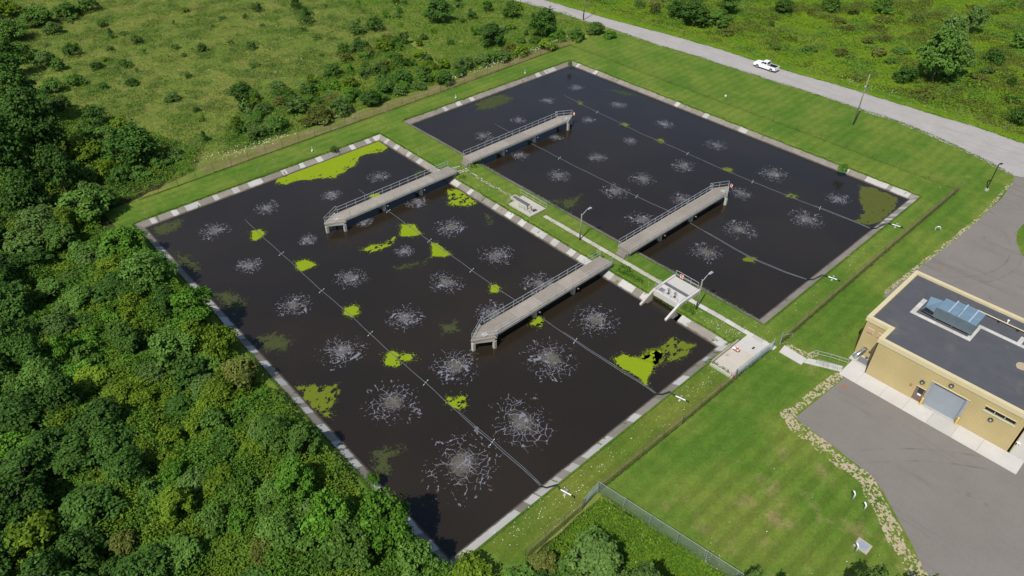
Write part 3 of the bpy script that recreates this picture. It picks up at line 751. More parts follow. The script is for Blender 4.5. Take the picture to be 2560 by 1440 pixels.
def utility(label, u, v, h):
    p = thing('utility_pole', label, 'utility pole', u, v, LAND, 'wooden utility poles along the road')
    MB().cyl(u, v, LAND - .2, LAND + h, .16, .10, 10).build('pole', MAT['pole'], p, True)
    MB().box(u - .5, u + .25, v - .06, v + .06, LAND + h - 2.3, LAND + h - 2.16).build('crossarm', MAT['galv'], p)
    for x in (-.42, .18): MB().cyl(u + x, v, LAND + h - 2.16, LAND + h - 1.9, .05, .03, 8).build('insulator', MAT['white'], p)
    MB().cyl(u, v, LAND + h, LAND + h + .22, .05, .03, 8).build('insulator', MAT['white'], p)
    MB().box(u - .12, u - .02, v - .2, v - .1, LAND + .5, LAND + 1.6).build('marker_plate', MAT['rust'], p)
utility('wooden utility pole on the lawn beside the road bend', 119.4, 59.4, 10.3)
utility('wooden utility pole among the roadside shrubs at the top edge', 125.0, -20.2, 10.3)

# ---------------------------------------------------------------- floating air pipes
def air_line(label, pts, shore, floats, double_from):
    a = thing('air_pipe', label, 'air pipe', pts[0][0], pts[0][1], .02, 'floating air pipes on the ponds')
    dense = []
    for p, q in zip(pts[:-1], pts[1:]):
        n = max(1, int(math.dist(p, q) / 1.5))
        for i in range(n):
            x = p[0] + (q[0] - p[0]) * i / n; y = p[1] + (q[1] - p[1]) * i / n
            dense.append((x + .07 * math.sin(y * .35) + .03 * math.sin(y * 1.1), y, .05))
    dense.append((*pts[-1], .05))
    MB().tube(dense, .05, 6).build('pipe', MAT['hose'], a, True)
    side = [(x + .16 + .10 * math.sin(y * .2), y, .04) for x, y, _ in dense if y > double_from]
    if len(side) > 2: MB().tube(side, .04, 6).build('second_pipe', MAT['hose'], a, True)
    e = pts[-1]
    MB().tube([(e[0], e[1] - .1, .06), (e[0] + .05, e[1] + .7, .55), (shore[0][0], shore[0][1], LAND + .15), (shore[1][0], shore[1][1], LAND + .22)], .085, 7).build('shore_hose', MAT['black'], a, True)
    for y in floats:
        x = min(dense, key=lambda d: abs(d[1] - y))[0]
        fb = MB().tube([(x - .52, y + .18, .08), (x - .30, y + .10, .09)], .035, 6).tube([(x + .30, y - .10, .09), (x + .52, y - .18, .08)], .035, 6).build('float', MAT['white'], a)
        MB().tube([(x - .31, y + .1, .09), (x + .31, y - .1, .09)], .018, 5).box(x - .07, x + .07, y - .08, y + .08, .04, .13).build('bracket', MAT['frame'], fb)
    u, v = shore[1]; z = LAND + .22
    vt = thing('valve_assembly', label.replace('floating grey air pipe,', 'white valve pipe ashore, end of the').replace(' one in', ' air pipe in'), 'valve', u + .2, v + 1.0, LAND, 'valve assemblies at the shore ends of the air pipes')
    d = Vector((.25, 1.0)).normalized()
    pt = lambda t_: (u + d.x * t_, v + d.y * t_, z)
    MB().tube([pt(.05), pt(.65)], .075, 10).build('white_pipe', MAT['white'], vt, True)
    MB().tube([pt(.65), pt(.85)], .10, 10).build('valve_body', MAT['galv'], vt)
    MB().tube([pt(.85), pt(1.35)], .075, 10).build('white_pipe', MAT['white'], vt, True)
    MB().tube([pt(1.35), pt(1.7), (pt(1.7)[0], pt(1.7)[1], LAND - .1)], .08, 8).build('elbow', MAT['black'], vt, True)
    c = pt(.75); MB().cyl(c[0], c[1], z, z + .4, .03, n=6).torus((c[0], c[1], z + .4), (0, 0, 1), .14, .022, 12, 5).build('hand_wheel', MAT['galv'], vt)
    MB().box(c[0] - .42, c[0] - .12, c[1] - .1, c[1] + .1, LAND - .02, LAND + .1).build('support_block', MAT['concpale'], vt)
air_line('floating grey air pipe, left one in the near pond', [(12.9, 8.3), (12.6, 20.7), (12.55, 45.6), (12.5, 57.8), (12.55, 70.5), (12.5, 78.5)], [(13.35, 79.9), (13.2, 80.6)], [21.1, 33.2, 45.6, 57.8, 70.4], 64)
air_line('floating grey air pipe, right one in the near pond', [(32.1, 12.8), (31.8, 21.9), (31.7, 44.5), (31.8, 58.1), (32.1, 70.7), (32.4, 78.4)], [(33.1, 79.7), (33.0, 80.6)], [22.1, 33.6, 44.0, 65.1], 62)
air_line('floating grey air pipe, left one in the far pond', [(66.8, 9.5), (66.4, 20.9), (66.3, 42), (66.9, 53.7), (65.6, 70.3), (66.2, 76), (67.1, 79.1)], [(68.5, 80.4), (68.6, 81.2)], [28.4, 47.0], 60)
air_line('floating grey air pipe, right one in the far pond', [(87.5, 8.9), (86.5, 19.2), (85.8, 32.2), (85.8, 57.7), (86.8, 71), (87.2, 79.1)], [(89.1, 80.4), (89.2, 81.2)], [19.7, 43.5, 57.7, 70.3], 68)

# ---------------------------------------------------------------- foam where the air breaks the surface
def foam(label, u, v, Rr, seed, dens):
    root = thing('foam_ring', label, 'foam ring', u, v, .004, 'foam rings over the aerators')
    cs = .036 if Rr < 2.6 else .043
    n = int(2.5 * Rr / cs); g = (np.arange(n) + .5) * cs - n * cs / 2
    X, Y = np.meshgrid(g, g); rg = np.random.default_rng(seed)
    Xw = X + .32 * Rr * (fbm(X * 1.7 / Rr + 9, Y * 1.7 / Rr + 9, seed, 3) - .5) + .10 * Rr * (fbm(X * 7 / Rr, Y * 7 / Rr, seed + 5, 2) - .5)
    Yw = Y + .32 * Rr * (fbm(X * 1.7 / Rr + 3, Y * 1.7 / Rr + 5, seed + 1, 3) - .5) + .10 * Rr * (fbm(X * 7 / Rr, Y * 7 / Rr, seed + 6, 2) - .5)
    k = 105; rr = Rr * 1.15 * rg.random(k) ** .60; an = rg.random(k) * 6.2832
    d1 = np.full(X.shape, 1e9); d2 = d1.copy()
    for x, y in zip(rr * np.cos(an), rr * np.sin(an)):
        d = np.hypot(Xw - x, Yw - y); d2 = np.minimum(d2, np.maximum(d1, d)); d1 = np.minimum(d1, d)
    r = np.hypot(X, Y) / Rr; th = np.arctan2(Y, X)
    lump = 1 + .35 * (fbm(np.cos(th) * 1.6 + 4, np.sin(th) * 1.6 + 4, seed + 2, 3) - .5) * 2
    rn = r / lump
    big = fbm(X * 2.6 / Rr + 1, Y * 2.6 / Rr + 2, seed + 3, 3); fine = fbm(X * 11 / Rr, Y * 11 / Rr, seed + 4, 2)
    wdt = (.056 + .065 * (big - .45)) * (1.3 - .75 * rn) * (.30 + .80 * fine) * dens
    thr = np.interp(rn, [0, .18, .30, .6, .85, 1.05, 1.2], [.66, .58, .30, .39, .48, .56, .9])
    web = (d2 - d1 < wdt) & (.55 * big + .45 * fine > thr)
    for _ in range(rg.integers(2, 5)):            # thick threads running out of the middle
        a0 = rg.random() * 6.28; bend = rg.uniform(-.9, .9)
        da = np.abs((th - a0 - bend * r + .5 * (fbm(r * 5 + a0 * 3, r * 0 + a0, seed, 2) - .5) + np.pi) % (2 * np.pi) - np.pi) * r * Rr
        web |= (da < .036 * dens * (.5 + .9 * fine) * (1.05 - r)) & (r < rg.uniform(.45, .75)) & (r > .10)
    fleck = (rg.random(X.shape) < .006 * np.exp(-((rn - .8) / .28) ** 2)) & (fine > .5)
    outer = (d2 - d1 < .05) & (fine > .60) & (rn > .62) & (rn < 1.25) & (rg.random(X.shape) < .7)
    web = (web | fleck | outer) & (rn < 1.25)
    o = mask_mesh('foam_web', -n * cs / 2, -n * cs / 2, web, cs, .004, MAT['foam'], .35, seed); tag(link('foam_web', o, root), kind='stuff')
    ch = (rn < .52 * (.7 + .6 * big)) & (rg.random(X.shape) < .20) & ~web
    ch |= (rn < .36 * (.7 + .6 * big)) & (rg.random(X.shape) < 1.15 - 2.2 * rn) & ~web
    o = mask_mesh('churned_patch', -n * cs / 2, -n * cs / 2, ch, cs, .001, MAT['churn'], .35, seed); tag(link('churned_patch', o, root), kind='stuff')
FOAM = [(7.9, 7.96, 2.4), (7.58, 20.38, 2.0), (17.3, 7.57, 1.9), (7.87, 33.26, 2.5), (17.49, 20.4, 1.5), (27.47, 11.2, 1.7), (17.27, 33.37, 2.4), (37.34, 11.2, 2.0), (8.09, 45.93, 3.0), (27.03, 22.06, 1.5), (17.82, 45.95, 2.6), (27.17, 33.21, 1.4), (37.05, 22.79, 1.9), (7.83, 57.74, 3.5), (17.26, 58.02, 3.2), (27.11, 43.55, 2.6), (36.77, 32.74, 2.5), (27.59, 53.67, 2.5), (36.99, 43.48, 2.8), (27.41, 65.25, 3.6), (37.04, 53.16, 2.6), (37.2, 64.06, 3.3), (7.92, 70.23, 4.3), (17.17, 70.47, 4.0),
        (61.56, 11.84, 1.9), (71.75, 11.36, 1.6), (82.92, 8.77, 1.5), (92.36, 7.8, 1.6), (61.65, 22.53, 1.8), (72.0, 21.88, 1.6), (82.33, 20.83, 1.4), (92.64, 20.17, 1.7), (61.59, 32.99, 2.2), (71.98, 32.85, 2.0), (81.75, 32.67, 1.4), (92.76, 32.63, 2.0), (65.24, 43.37, 2.5), (71.99, 43.68, 2.2), (81.36, 45.8, 2.2), (92.94, 45.17, 2.2), (61.48, 52.3, 2.4), (71.72, 52.59, 1.9), (81.17, 58.6, 1.9), (91.32, 58.72, 2.6), (61.84, 64.78, 2.3), (71.09, 64.61, 2.8), (81.97, 70.44, 2.7), (91.99, 70.83, 2.0)]
COLS = [('left bank and left pipe', 'near', 0, 12.5), ('left pipe and walkway tips', 'near', 12.5, 22.5), ('walkway tips and right pipe', 'near', 22.5, 32), ('right pipe and berm', 'near', 32, 50),
        ('berm and left pipe', 'far', 54, 66), ('left pipe and walkway tips', 'far', 66, 77), ('walkway tips and right pipe', 'far', 77, 87), ('right pipe and road bank', 'far', 87, 102)]
ORD = ['first', 'second', 'third', 'fourth', 'fifth', 'sixth', 'seventh', 'eighth']
for nm, pond, a, b in COLS:
    col = sorted([q for q in FOAM if a <= q[0] < b], key=lambda q: -q[1])
    for i, (u, v, r_) in enumerate(col):
        foam(f'white foam ring, {ORD[i]} from the near end, between {nm}, {pond} pond', u, v, r_ * .93, int(u * 100 + v * 7), 1.05 if pond == 'near' else .8)

# ---------------------------------------------------------------- duckweed and algae
def mat_patch(name, label, poly, mat, cs, seed, edge=.5, hole=0.0, strand=0.0, z=.007, group=None):
    xs = [p[0] for p in poly]; ys = [p[1] for p in poly]; m_ = .8
    U0, V0 = min(xs) - m_, min(ys) - m_; nx = int((max(xs) - min(xs) + 2 * m_) / cs); ny = int((max(ys) - min(ys) + 2 * m_) / cs)
    X, Y = np.meshgrid(U0 + (np.arange(nx) + .5) * cs, V0 + (np.arange(ny) + .5) * cs)
    Xw = X + edge * 1.1 * (fbm(X * .8 + 7, Y * .8, seed, 3) - .5); Yw = Y + edge * 1.1 * (fbm(X * .8, Y * .8 + 5, seed + 1, 3) - .5)
    d = poly_dist(Xw, Yw, poly) + edge * 1.5 * (fbm(X * 1.1, Y * 1.1, seed + 2, 4) - .5)
    m = d > 0
    if hole: m &= ~((fbm(X * 1.2 + .6 * Y, Y * 1.8, seed + 3, 4) < hole) & (d < 1.0 + hole) & (fbm(X * 4, Y * 4, seed + 9, 2) < .62))
    if strand:
        qx = X + 1.4 * fbm(X * .6, Y * .6, seed + 4, 2); qy = Y + 1.4 * fbm(X * .6 + 9, Y * .6, seed + 5, 2)
        s_ = np.abs(fbm(qx * 1.5, qy * 3.2, seed + 6, 3) - .5)
        rg = np.random.default_rng(seed)
        m &= (s_ < strand * np.clip(d / .9, .25, 1)) & (rg.random(X.shape) < .55 + .4 * np.clip(d, 0, 1))
    spill = (d <= 0) & (np.random.default_rng(seed).random(X.shape) < (.42 if not strand else .2) * np.exp(np.clip(d, -9, 0) / .16)) & (d > -1.2)
    m |= spill
    inside = (((X > .02) & (X < 44.98) & (Y > .02) & (Y < 78.3)) | ((X > 54.22) & (X < 100.8) & (Y > -1.55) & (Y < 79.05)))
    m &= inside
    c = (float(np.mean(xs)), float(np.mean(ys)))
    o = link(name, mask_mesh(name, U0 - c[0], V0 - c[1], m, cs, 0, mat, .3, seed), None, (c[0], -c[1], z))
    tag(o, label, 'duckweed' if 'duck' in name else 'algae', group)
GD, GA = 'bright duckweed mats on the ponds', 'dull algae mats on the ponds'
DM = [
('large bright duckweed mat filling the far left corner of near pond', [(24.1, -.7), (29.4, -1.4), (37.2, -1.5), (42.6, -1.5), (45.3, 0), (44.9, 3.2), (42.9, 4.0), (40.2, 2.7), (38.5, 2.6), (36.3, 4.7), (33.3, 6.0), (31.0, 6.3), (28.4, 4.5), (25.7, 3.0), (23.5, 2.6), (22.3, 1.1)], 'duck', .55, 0.33),
('small duckweed clump at the far end of the left air pipe', [(12.2, 12.3), (13.3, 12.8), (13.5, 14.1), (12.7, 14.6), (11.5, 15), (11, 14.6)], 'duck', .35, 0),
('duckweed clump on the left air pipe, second from its far end', [(13.2, 24.3), (14.4, 24.8), (15.2, 26.3), (15, 27.3), (13.7, 27.2), (12.8, 27.1), (12.6, 25.6)], 'duck', .4, .3),
('duckweed clump on the left air pipe, third from its far end', [(12.6, 38.4), (14, 38.9), (14.3, 39.9), (13.7, 41.1), (12.7, 40.8), (12.2, 39.8)], 'duck', .45, .36),
('duckweed clump straddling the left air pipe below the nearer walkway tip', [(11.8, 50.1), (12.9, 50.2), (13.2, 51.4), (14.4, 52.5), (13.9, 53.3), (12.6, 53.1), (11.6, 52.9), (10.9, 51.6)], 'duck', .45, .34),
('duckweed clump right of the left air pipe, nearest the camera', [(13.1, 61.6), (13.8, 62.3), (14.7, 62.5), (14.5, 63.4), (13.5, 64.2), (13, 63.6), (12.7, 62.6)], 'duck', .45, .38),
('bright duckweed wedge against the right air pipe below the farther walkway', [(31.2, 26.9), (32.6, 28.2), (31.9, 31.1), (30.8, 31.2), (29.3, 29.5)], 'duck', .4, .25),
('bright triangular duckweed wedge on the right air pipe, second from the walkway', [(31.6, 34.3), (32.2, 35.1), (31.9, 38.5), (30.8, 38.4), (29.5, 37)], 'duck', .3, .2),
('ragged duckweed streak drifting left of the first wedge', [(22.4, 28.5), (24.4, 28.4), (26.2, 29.5), (28, 29.1), (26.6, 30.4), (24.5, 30.4), (22.8, 29.6)], 'duck', .5, .47),
('patchy duckweed against the berm beside the farther near-pond walkway', [(43.7, 23.1), (45.1, 24.8), (45, 27.2), (44.5, 30), (42.7, 29.9), (40.8, 27.4), (42.1, 25.6)], 'duck', .5, .46),
('tiny duckweed clump on the right air pipe before the nearer walkway', [(31.3, 48.6), (32.2, 48.8), (32.2, 49.8), (31.4, 50.3), (30.4, 49.7)], 'duck', .3, .25),
('duckweed clump emerging under the nearer walkway at the right pipe', [(30.9, 57.8), (31.8, 58.1), (31.8, 59.2), (30.6, 59.8), (30, 58.9)], 'duck', .45, .44),
('small duckweed patch just behind the farther near-pond walkway', [(32.4, 15.5), (34, 16.4), (33.2, 17.4), (32.1, 16.8)], 'duck', .3, 0)]
for i, (lab, poly, m_, ed, ho) in enumerate(DM): mat_patch('duckweed_mat', lab, poly, MAT[m_], .07, 31 + i * 7, ed, ho, 0, .008, GD)
mat_patch('duckweed_mat', 'bright wedge of duckweed in the right corner beside the right pipe', [(33.4, 70.7), (34.7, 71.2), (35.9, 72.9), (37.7, 73.1), (39.4, 73.8), (37.2, 75.2), (35.9, 74.9), (33.8, 75.9), (32.9, 76.6), (33.05, 73.3), (32.7, 71.6)], MAT['duck'], .07, 301, .5, .12, 0, .008, GD)
mat_patch('duckweed_mat', 'olive ragged duckweed tongue in the right corner of the near pond', [(35.4, 73.0), (37, 73.0), (39.6, 73.3), (42.5, 73.7), (42.8, 75.1), (43.5, 76.3), (41.6, 76.6), (39, 76.3), (37.6, 75.5), (36.6, 75)], MAT['duckolive'], .07, 311, .7, .43, 0, .008, GD)
mat_patch('duckweed_mat', 'olive duckweed mat in the right corner of the far pond', [(99, 71.3), (100.6, 73.6), (99.4, 78), (92.8, 79.4), (88.3, 78.4), (87.4, 76.4), (91.6, 76.1), (93.8, 73.9)], MAT['duckdull'], .09, 321, .8, .27, 0, .006, GD)
mat_patch('duckweed_mat', 'olive duckweed patch against the left bank opposite the nearest clump', [(.4, 47.9), (2.2, 49.1), (4.4, 50.6), (2.3, 53.1), (1.1, 54.6), (.1, 53.9), (.1, 51.2)], MAT['duckolive'], .07, 331, .8, .42, 0, .006, GD)
AL = [
('stringy dull algae in the far left corner by the lawn', [(.1, .6), (2.4, .1), (5.9, 1.4), (4.2, 3.9), (1.2, 4.2), (.1, 2.7)], .16),
('stringy algae along the left bank, second from the far corner', [(.4, 8.6), (1.8, 12), (2.7, 14.9), (1.4, 17.1), (.1, 16.8), (.1, 12.3)], .15),
('stringy algae cloud along the left bank, third from the far corner', [(.5, 23.2), (2.5, 24.2), (3.5, 27.1), (3, 29.1), (.9, 29.9), (.1, 27.2)], .17),
('dense olive algae along the left bank, fourth from the far corner', [(1, 35.4), (3.4, 36.7), (4.2, 39.6), (2.6, 40.8), (.2, 39.5), (.1, 37.4)], .24),
('olive algae mat by the left bank nearest the camera', [(1.5, 62.1), (3.1, 62.9), (4.6, 64.3), (2.5, 65.3), (.9, 66.4), (.1, 64.4)], .22),
('dull algae streak between the left pipe and the walkways', [(20.5, 50.1), (21.8, 50.7), (23, 51.2), (21.5, 53.2), (19.7, 52.4)], .16),
('pale algae patch in the far corner of the far pond', [(69.8, -1.3), (73.8, -1.5), (77.5, -.9), (78.4, 2.8), (74.4, 3.9), (70.2, 3.5), (68.3, 1.9)], .20),
('dull algae beside the berm near the valve chamber', [(54.8, 37.9), (58.1, 39.5), (59.9, 39.8), (56.3, 42.7), (54.3, 41.9)], .17),
('small algae patch against the berm behind the farther walkway', [(43.4, 13.7), (44.7, 14.9), (43.4, 16.6), (41.6, 16)], .2),
('faint algae along the road side bank of the far pond', [(96.7, 12.5), (99.5, 16), (99.7, 20.4), (97.1, 18.1)], .12),
('dull ragged algae streak left of the second wedge', [(23.7, 35.2), (25.6, 36.2), (28, 37), (29.4, 37.3), (27.4, 37.9), (24.5, 36.6), (23.4, 36.7)], .2),
('tiny algae trail in the berm shadow below the farther walkway', [(43.5, 33.7), (43.7, 34.7), (42, 36.4), (41.6, 35.7)], .22)]
for i, (lab, poly, s_) in enumerate(AL): mat_patch('algae_mat', lab, poly, MAT['algae'], .075, 401 + i * 7, .9, 0, s_ * 1.5, .005, GA)
CL = [((87.3, 14), 'far end'), ((86.2, 27.3), 'second from the far end'), ((86, 36.7), 'third from the far end'), ((86.2, 52.2), 'level with the nearer walkway'), ((86.8, 65), 'nearest the olive mat')]
for i, ((u, v), wh) in enumerate(CL):
    mat_patch('algae_mat', f'small algae clump on the far pond right air pipe, {wh}', [(u - .7, v - .6), (u + .6, v - .7), (u + .8, v + .4), (u - .3, v + .9)], MAT['duckolive'], .075, 601 + i, .7, .4, 0, .006, GA)
mat_patch('algae_mat', 'small algae clump on the far pond left air pipe near the shore', [(64.4, 69.9), (65.8, 69.8), (66, 70.9), (65, 71.2)], MAT['duckolive'], .075, 640, .6, .3, 0, .006, GA)

# ---------------------------------------------------------------- blower building
ZR, ZP = 6.40, 6.72                     # roof, parapet top
bd = thing('building', 'flat roofed yellow metal clad building with a dark grey roof', 'building', 62.5, 101, LAND)
UF, UN, V0, V1, VN, UB = 54.05, 56.9, 91.25, 110.95, 94.1, 70.9
PW = .42
def wall(name, a, b, out, openings=(), z1=ZP - .24):
    """a corrugated wall from a to b; out = outward direction; openings = (s0, s1, z0, z1)"""
    L = math.dist(a, b); d = ((b[0] - a[0]) / L, (b[1] - a[1]) / L); th = .2
    m = MB()
    def slab(s0, s1, z0, z1, o0, o1):
        p = lambda s, o: (a[0] + d[0] * s + out[0] * o, a[1] + d[1] * s + out[1] * o)
        m.prism([p(s0, o0), p(s1, o0), p(s1, o1), p(s0, o1)], z0, z1)
    cuts = sorted({0, L, *[o[0] for o in openings], *[o[1] for o in openings]})
    for s0, s1 in zip(cuts[:-1], cuts[1:]):
        z = LAND - .1
        for o in sorted([o for o in openings if o[0] <= s0 + .001 and o[1] >= s1 - .001], key=lambda o: o[2]):
            if o[2] > z: slab(s0, s1, z, o[2], -th, 0)
            z = o[3]
        slab(s0, s1, z, z1, -th, 0)
    s = .1
    while s < L - .14:                    # the ribs of the cladding
        zs = [(LAND + .02, z1 - .01)]
        for o in openings:
            if o[0] - .1 < s < o[1] + .02:
                zs = [q for z0, zz in zs for q in ((z0, min(zz, o[2] - .06)), (max(z0, o[3] + .06), zz)) if q[1] - q[0] > .1]
        for z0, zz in zs: slab(s, s + .16, z0, zz, .001, .042)
        s += .32
    return m.build(name, MAT['siding'], bd)
DOOR = (101.3 - VN, 105.05 - VN, LAND, 4.75); MAN = (99.9 - VN, 101.0 - VN, LAND, 3.1); WIN = (106.8 - VN, 110.0 - VN, 4.6, 5.25)
wall('wall', (UF, VN), (UF, V1), (-1, 0), [DOOR, MAN, WIN])
wall('wall', (UN, V0), (UN, VN), (-1, 0))
wall('wall', (UF, VN), (UN, VN), (0, -1))
wall('wall', (UN, V0), (UB, V0), (0, -1))
wall('wall', (UB, V0), (UB, V1), (1, 0))
wall('wall', (UF, V1), (UB, V1), (0, 1))
MB().prism([(UF + .3, VN + .3), (UN + .3, VN + .3), (UN + .3, V0 + .3), (UB - .3, V0 + .3), (UB - .3, V1 - .3), (UF + .3, V1 - .3)], ZR - .3, ZR).build('roof', MAT['roof'], bd)
sm = MB()                                # lapped seams of the membrane
for i in range(9): sm.box(UF + .5 + i * 1.9, UF + .58 + i * 1.9, (VN if UF + i * 1.9 < UN else V0) + .45, V1 - .45, ZR + .002, ZR + .016)
sm.build('seam', MAT['roof'], bd)
def para(u0, u1, v0, v1): MB().box(u0, u1, v0, v1, ZR - .30, ZP).build('parapet', MAT['cream'], bd)
para(UF - .11, UF + PW, VN - .11, V1 + .11); para(UF + PW + .002, UN - .112, VN - .11, VN + PW)
para(UN - .11, UN + PW, V0 - .11, VN + PW); para(UN + PW + .002, UB - PW - .002, V0 - .11, V0 + PW)
para(UB - PW, UB + .11, V0 - .11, V1 + .11); para(UF + PW + .002, UB - PW - .002, V1 - PW, V1 + .11)
# big roller door
dr = MB().box(UF + .22, UF + .30, DOOR[0] + VN, DOOR[1] + VN, LAND + .02, 4.75)
for i in range(36): dr.box(UF + .19, UF + .219, DOOR[0] + VN + .05, DOOR[1] + VN - .05, LAND + .05 + i * .1, LAND + .12 + i * .1)
rd = dr.build('roller_door', MAT['doorgrey'], bd)
for v in (DOOR[0] + VN + .02, DOOR[1] + VN - .02):
    MB().box(UF - .02, UF + .185, v - .10 if v > 103 else v, v if v > 103 else v + .10, LAND, 4.74).build('door_jamb', MAT['frame'], rd)
for v0, v1 in ((101.1, 101.298), (105.052, 105.25)): MB().box(UF - .10, UF - .077, v0, v1, LAND, 4.85).build('door_frame', MAT['frame'], rd)
MB().box(UF - .13, UF - .003, 101.0, 105.35, 4.78, 4.85).build('door_header', MAT['cream'], rd)
MB().box(UF - .25, UF + .19, 101.42, 104.93, LAND, LAND + .06).build('door_sill', MAT['concnew'], rd)
# brown personnel door
md = MB().box(UF + .1, UF + .16, 99.92, 100.98, LAND + .02, 3.09).build('door', MAT['brown'], bd)
MB().box(UF + .085, UF + .099, 100.2, 100.8, 2.1, 2.8).build('door_window', MAT['glass'], md)
MB().box(UF + .08, UF + .099, 100.3, 100.72, 1.78, 2.02).build('notice', MAT['white'], md)
MB().box(UF + .05, UF + .099, 100.86, 100.93, 1.85, 1.95).build('handle', MAT['galv'], md)
MB().box(UF - .12, UF - .003, 99.85, 101.05, 3.11, 3.17).build('door_header', MAT['cream'], md)
# strip window with three panes
wn_ = MB().box(UF + .13, UF + .18, 106.8, 110.0, 4.6, 5.25).build('window', MAT['frame'], bd)
for i in range(3):
    v = 106.86 + i * 1.05
    MB().box(UF + .115, UF + .129, v, v + .98, 4.66, 5.2).build('pane', MAT['glass'], wn_)
    if i: MB().box(UF + .03, UF + .114, v - .09, v - .01, 4.62, 5.23).build('mullion', MAT['frame'], wn_)
MB().box(UF - .10, UF + .12, 106.72, 110.08, 4.50, 4.595).build('sill', MAT['sill'], wn_)
MB().box(UF - .12, UF - .002, 106.72, 110.08, 5.255, 5.31).build('window_head', MAT['cream'], wn_)
for v, z in ((100.25, 3.95), (103.0, 5.5), (107.9, 3.85)):
    wl_ = MB().tube([(UF - .002, v, z), (UF - .16, v, z)], .27, 14).build('wall_lamp', MAT['olive'], bd)
    MB().tube([(UF - .161, v, z - .03), (UF - .30, v, z - .06)], .15, 12, .07).build('lamp_lens', MAT['frame'], wl_, True)
MB().box(UF - .17, UF - .076, 99.2, 99.45, 2.75, 3.0).build('alarm_box', MAT['redbox'], bd)
for v in (91.75, 93.1):                  # pink louvres in the recess
    lv = MB().box(UN - .10, UN - .076, v, v + .85, 4.55, 5.35).build('louvre', MAT['cream'], bd)
    for i in range(6): MB().box(UN - .15, UN - .101, v + .06, v + .79, 4.62 + i * .115, 4.68 + i * .115).build('louvre_blade', MAT['pink'], lv)
MB().tube([(UN + .05, 92.5, 2.0), (UN - .5, 92.4, 1.95), (UN - 1.0, 92.2, 1.6), (UN - 1.6, 91.9, 1.28)], .27, 12).build('exhaust_pipe', MAT['steel'], bd, True)
MB().box(UN - .12, UN - .076, 92.0, 93.0, 2.35, 2.42).build('exhaust_flange', MAT['cream'], bd)
MB().tube([(UF + .9, VN + .02, 3.4), (UF + .9, VN - .5, 3.35)], .05, 6).box(UF + .75, UF + 1.05, VN - .7, VN - .4, 3.3, 3.5).build('side_lamp', MAT['olive'], bd)
MB().tube([(55.6, V1 + .01, 1.5), (55.6, V1 + .5, 1.5)], .07, 8).tube([(55.3, V1 + .25, 1.5), (55.9, V1 + .25, 1.5)], .05, 8).build('standpipe', MAT['white'], bd)
# pale pavers on the roof
for u0, u1, v0, v1 in ((62.0, 62.55, 94.3, 101.6), (62.56, 66.0, 94.3, 94.85), (62.56, 65.5, 101.05, 101.6), (65.51, 66.05, 101.05, 106.0), (65.51, 66.05, 106.01, 112), (66.06, 67.6, 105.5, 106.0)):
    L = max(u1 - u0, v1 - v0); n = max(1, round(L / 1.0))
    for i in range(n):
        a, b = i / n, (i + 1) / n
        q = (u0, u1, v0 + (v1 - v0) * a + .005, v0 + (v1 - v0) * b - .005) if v1 - v0 > u1 - u0 else (u0 + (u1 - u0) * a + .005, u0 + (u1 - u0) * b - .005, v0, v1)
        if q[3] < V1 - PW - .05: MB().box(*q, ZR + .001, ZR + .05).build('roof_paver', MAT['concpale'], bd)
# rooftop air handling unit
hv = MB().box(62.9, 64.9, 96.7, 101.3, ZR + .25, ZR + 1.75).build('air_handler', MAT['bluegrey'], bd)
MB().hexa([(62.84, 96.65, ZR + .35), (62.899, 96.65, ZR + .35), (62.899, 101.35, ZR + .35), (62.84, 101.35, ZR + .35)], [(62.80, 96.65, ZR + 1.78), (62.899, 96.65, ZR + 1.78), (62.899, 101.35, ZR + 1.78), (62.80, 101.35, ZR + 1.78)]).build('front_panel', MAT['bluegrey'], hv)
for i, (v0, v1, u1, dz) in enumerate(((96.72, 98.0, 65.7, 0), (98.02, 99.1, 66.1, .03), (99.12, 100.4, 66.3, .0), (100.42, 101.3, 66.2, -.05))):
    MB().box(62.95, 64.89, v0, v1 - .02, ZR + 1.752, ZR + 1.80 + dz).build('top_panel', MAT['bluelight'], hv)
    MB().box(64.902, u1, v0, v1 - .02, ZR + .35, ZR + 1.72 + dz).build('side_box', MAT['bluelight'], hv)
    if i: MB().box(62.95, u1 + .01, v0 - .09, v0 + .07, ZR + 1.805 + max(dz, 0), ZR + 1.83 + max(dz, 0)).build('strap', MAT['strap'], hv)
MB().hexa([(62.95, 95.2, ZR + .45), (64.85, 95.2, ZR + .45), (64.85, 96.69, ZR + .3), (62.95, 96.69, ZR + .3)], [(62.95, 95.5, ZR + 1.2), (64.85, 95.2, ZR + 1.55), (64.85, 96.69, ZR + 1.74), (62.95, 96.69, ZR + 1.74)]).build('intake_hood', MAT['bluelight'], hv)
MB().hexa([(62.93, 95.25, ZR + .5), (62.949, 95.25, ZR + .5), (62.949, 96.6, ZR + .4), (62.93, 96.6, ZR + .4)], [(62.93, 95.55, ZR + 1.1), (62.949, 95.55, ZR + 1.1), (62.949, 96.6, ZR + .9), (62.93, 96.6, ZR + .9)]).build('hood_opening', MAT['black'], hv)
for v in (97, 99, 101): MB().box(62.9, 64.9, v - .1, v + .1, ZR + .002, ZR + .248).build('support_rail', MAT['roof'], hv)
MB().tube([(66.2, 99.7, ZR + .3), (68.3, 99.7, ZR + .3), (68.4, 99.9, ZR + .3), (68.4, 110.2, ZR + .3)], .07, 7).build('roof_pipe', MAT['cream'], bd, True)
for v in (100.8, 102.6, 104.8, 107): MB().box(68.2, 68.6, v - .12, v + .12, ZR + .002, ZR + .22).build('pipe_support', MAT['black'], bd)
MB().cyl(69.0, 103.4, ZR, ZR + .4, .09, n=8).cyl(69.0, 103.4, ZR + .4, ZR + .5, .14, .1, 8).build('roof_vent', MAT['white'], bd)
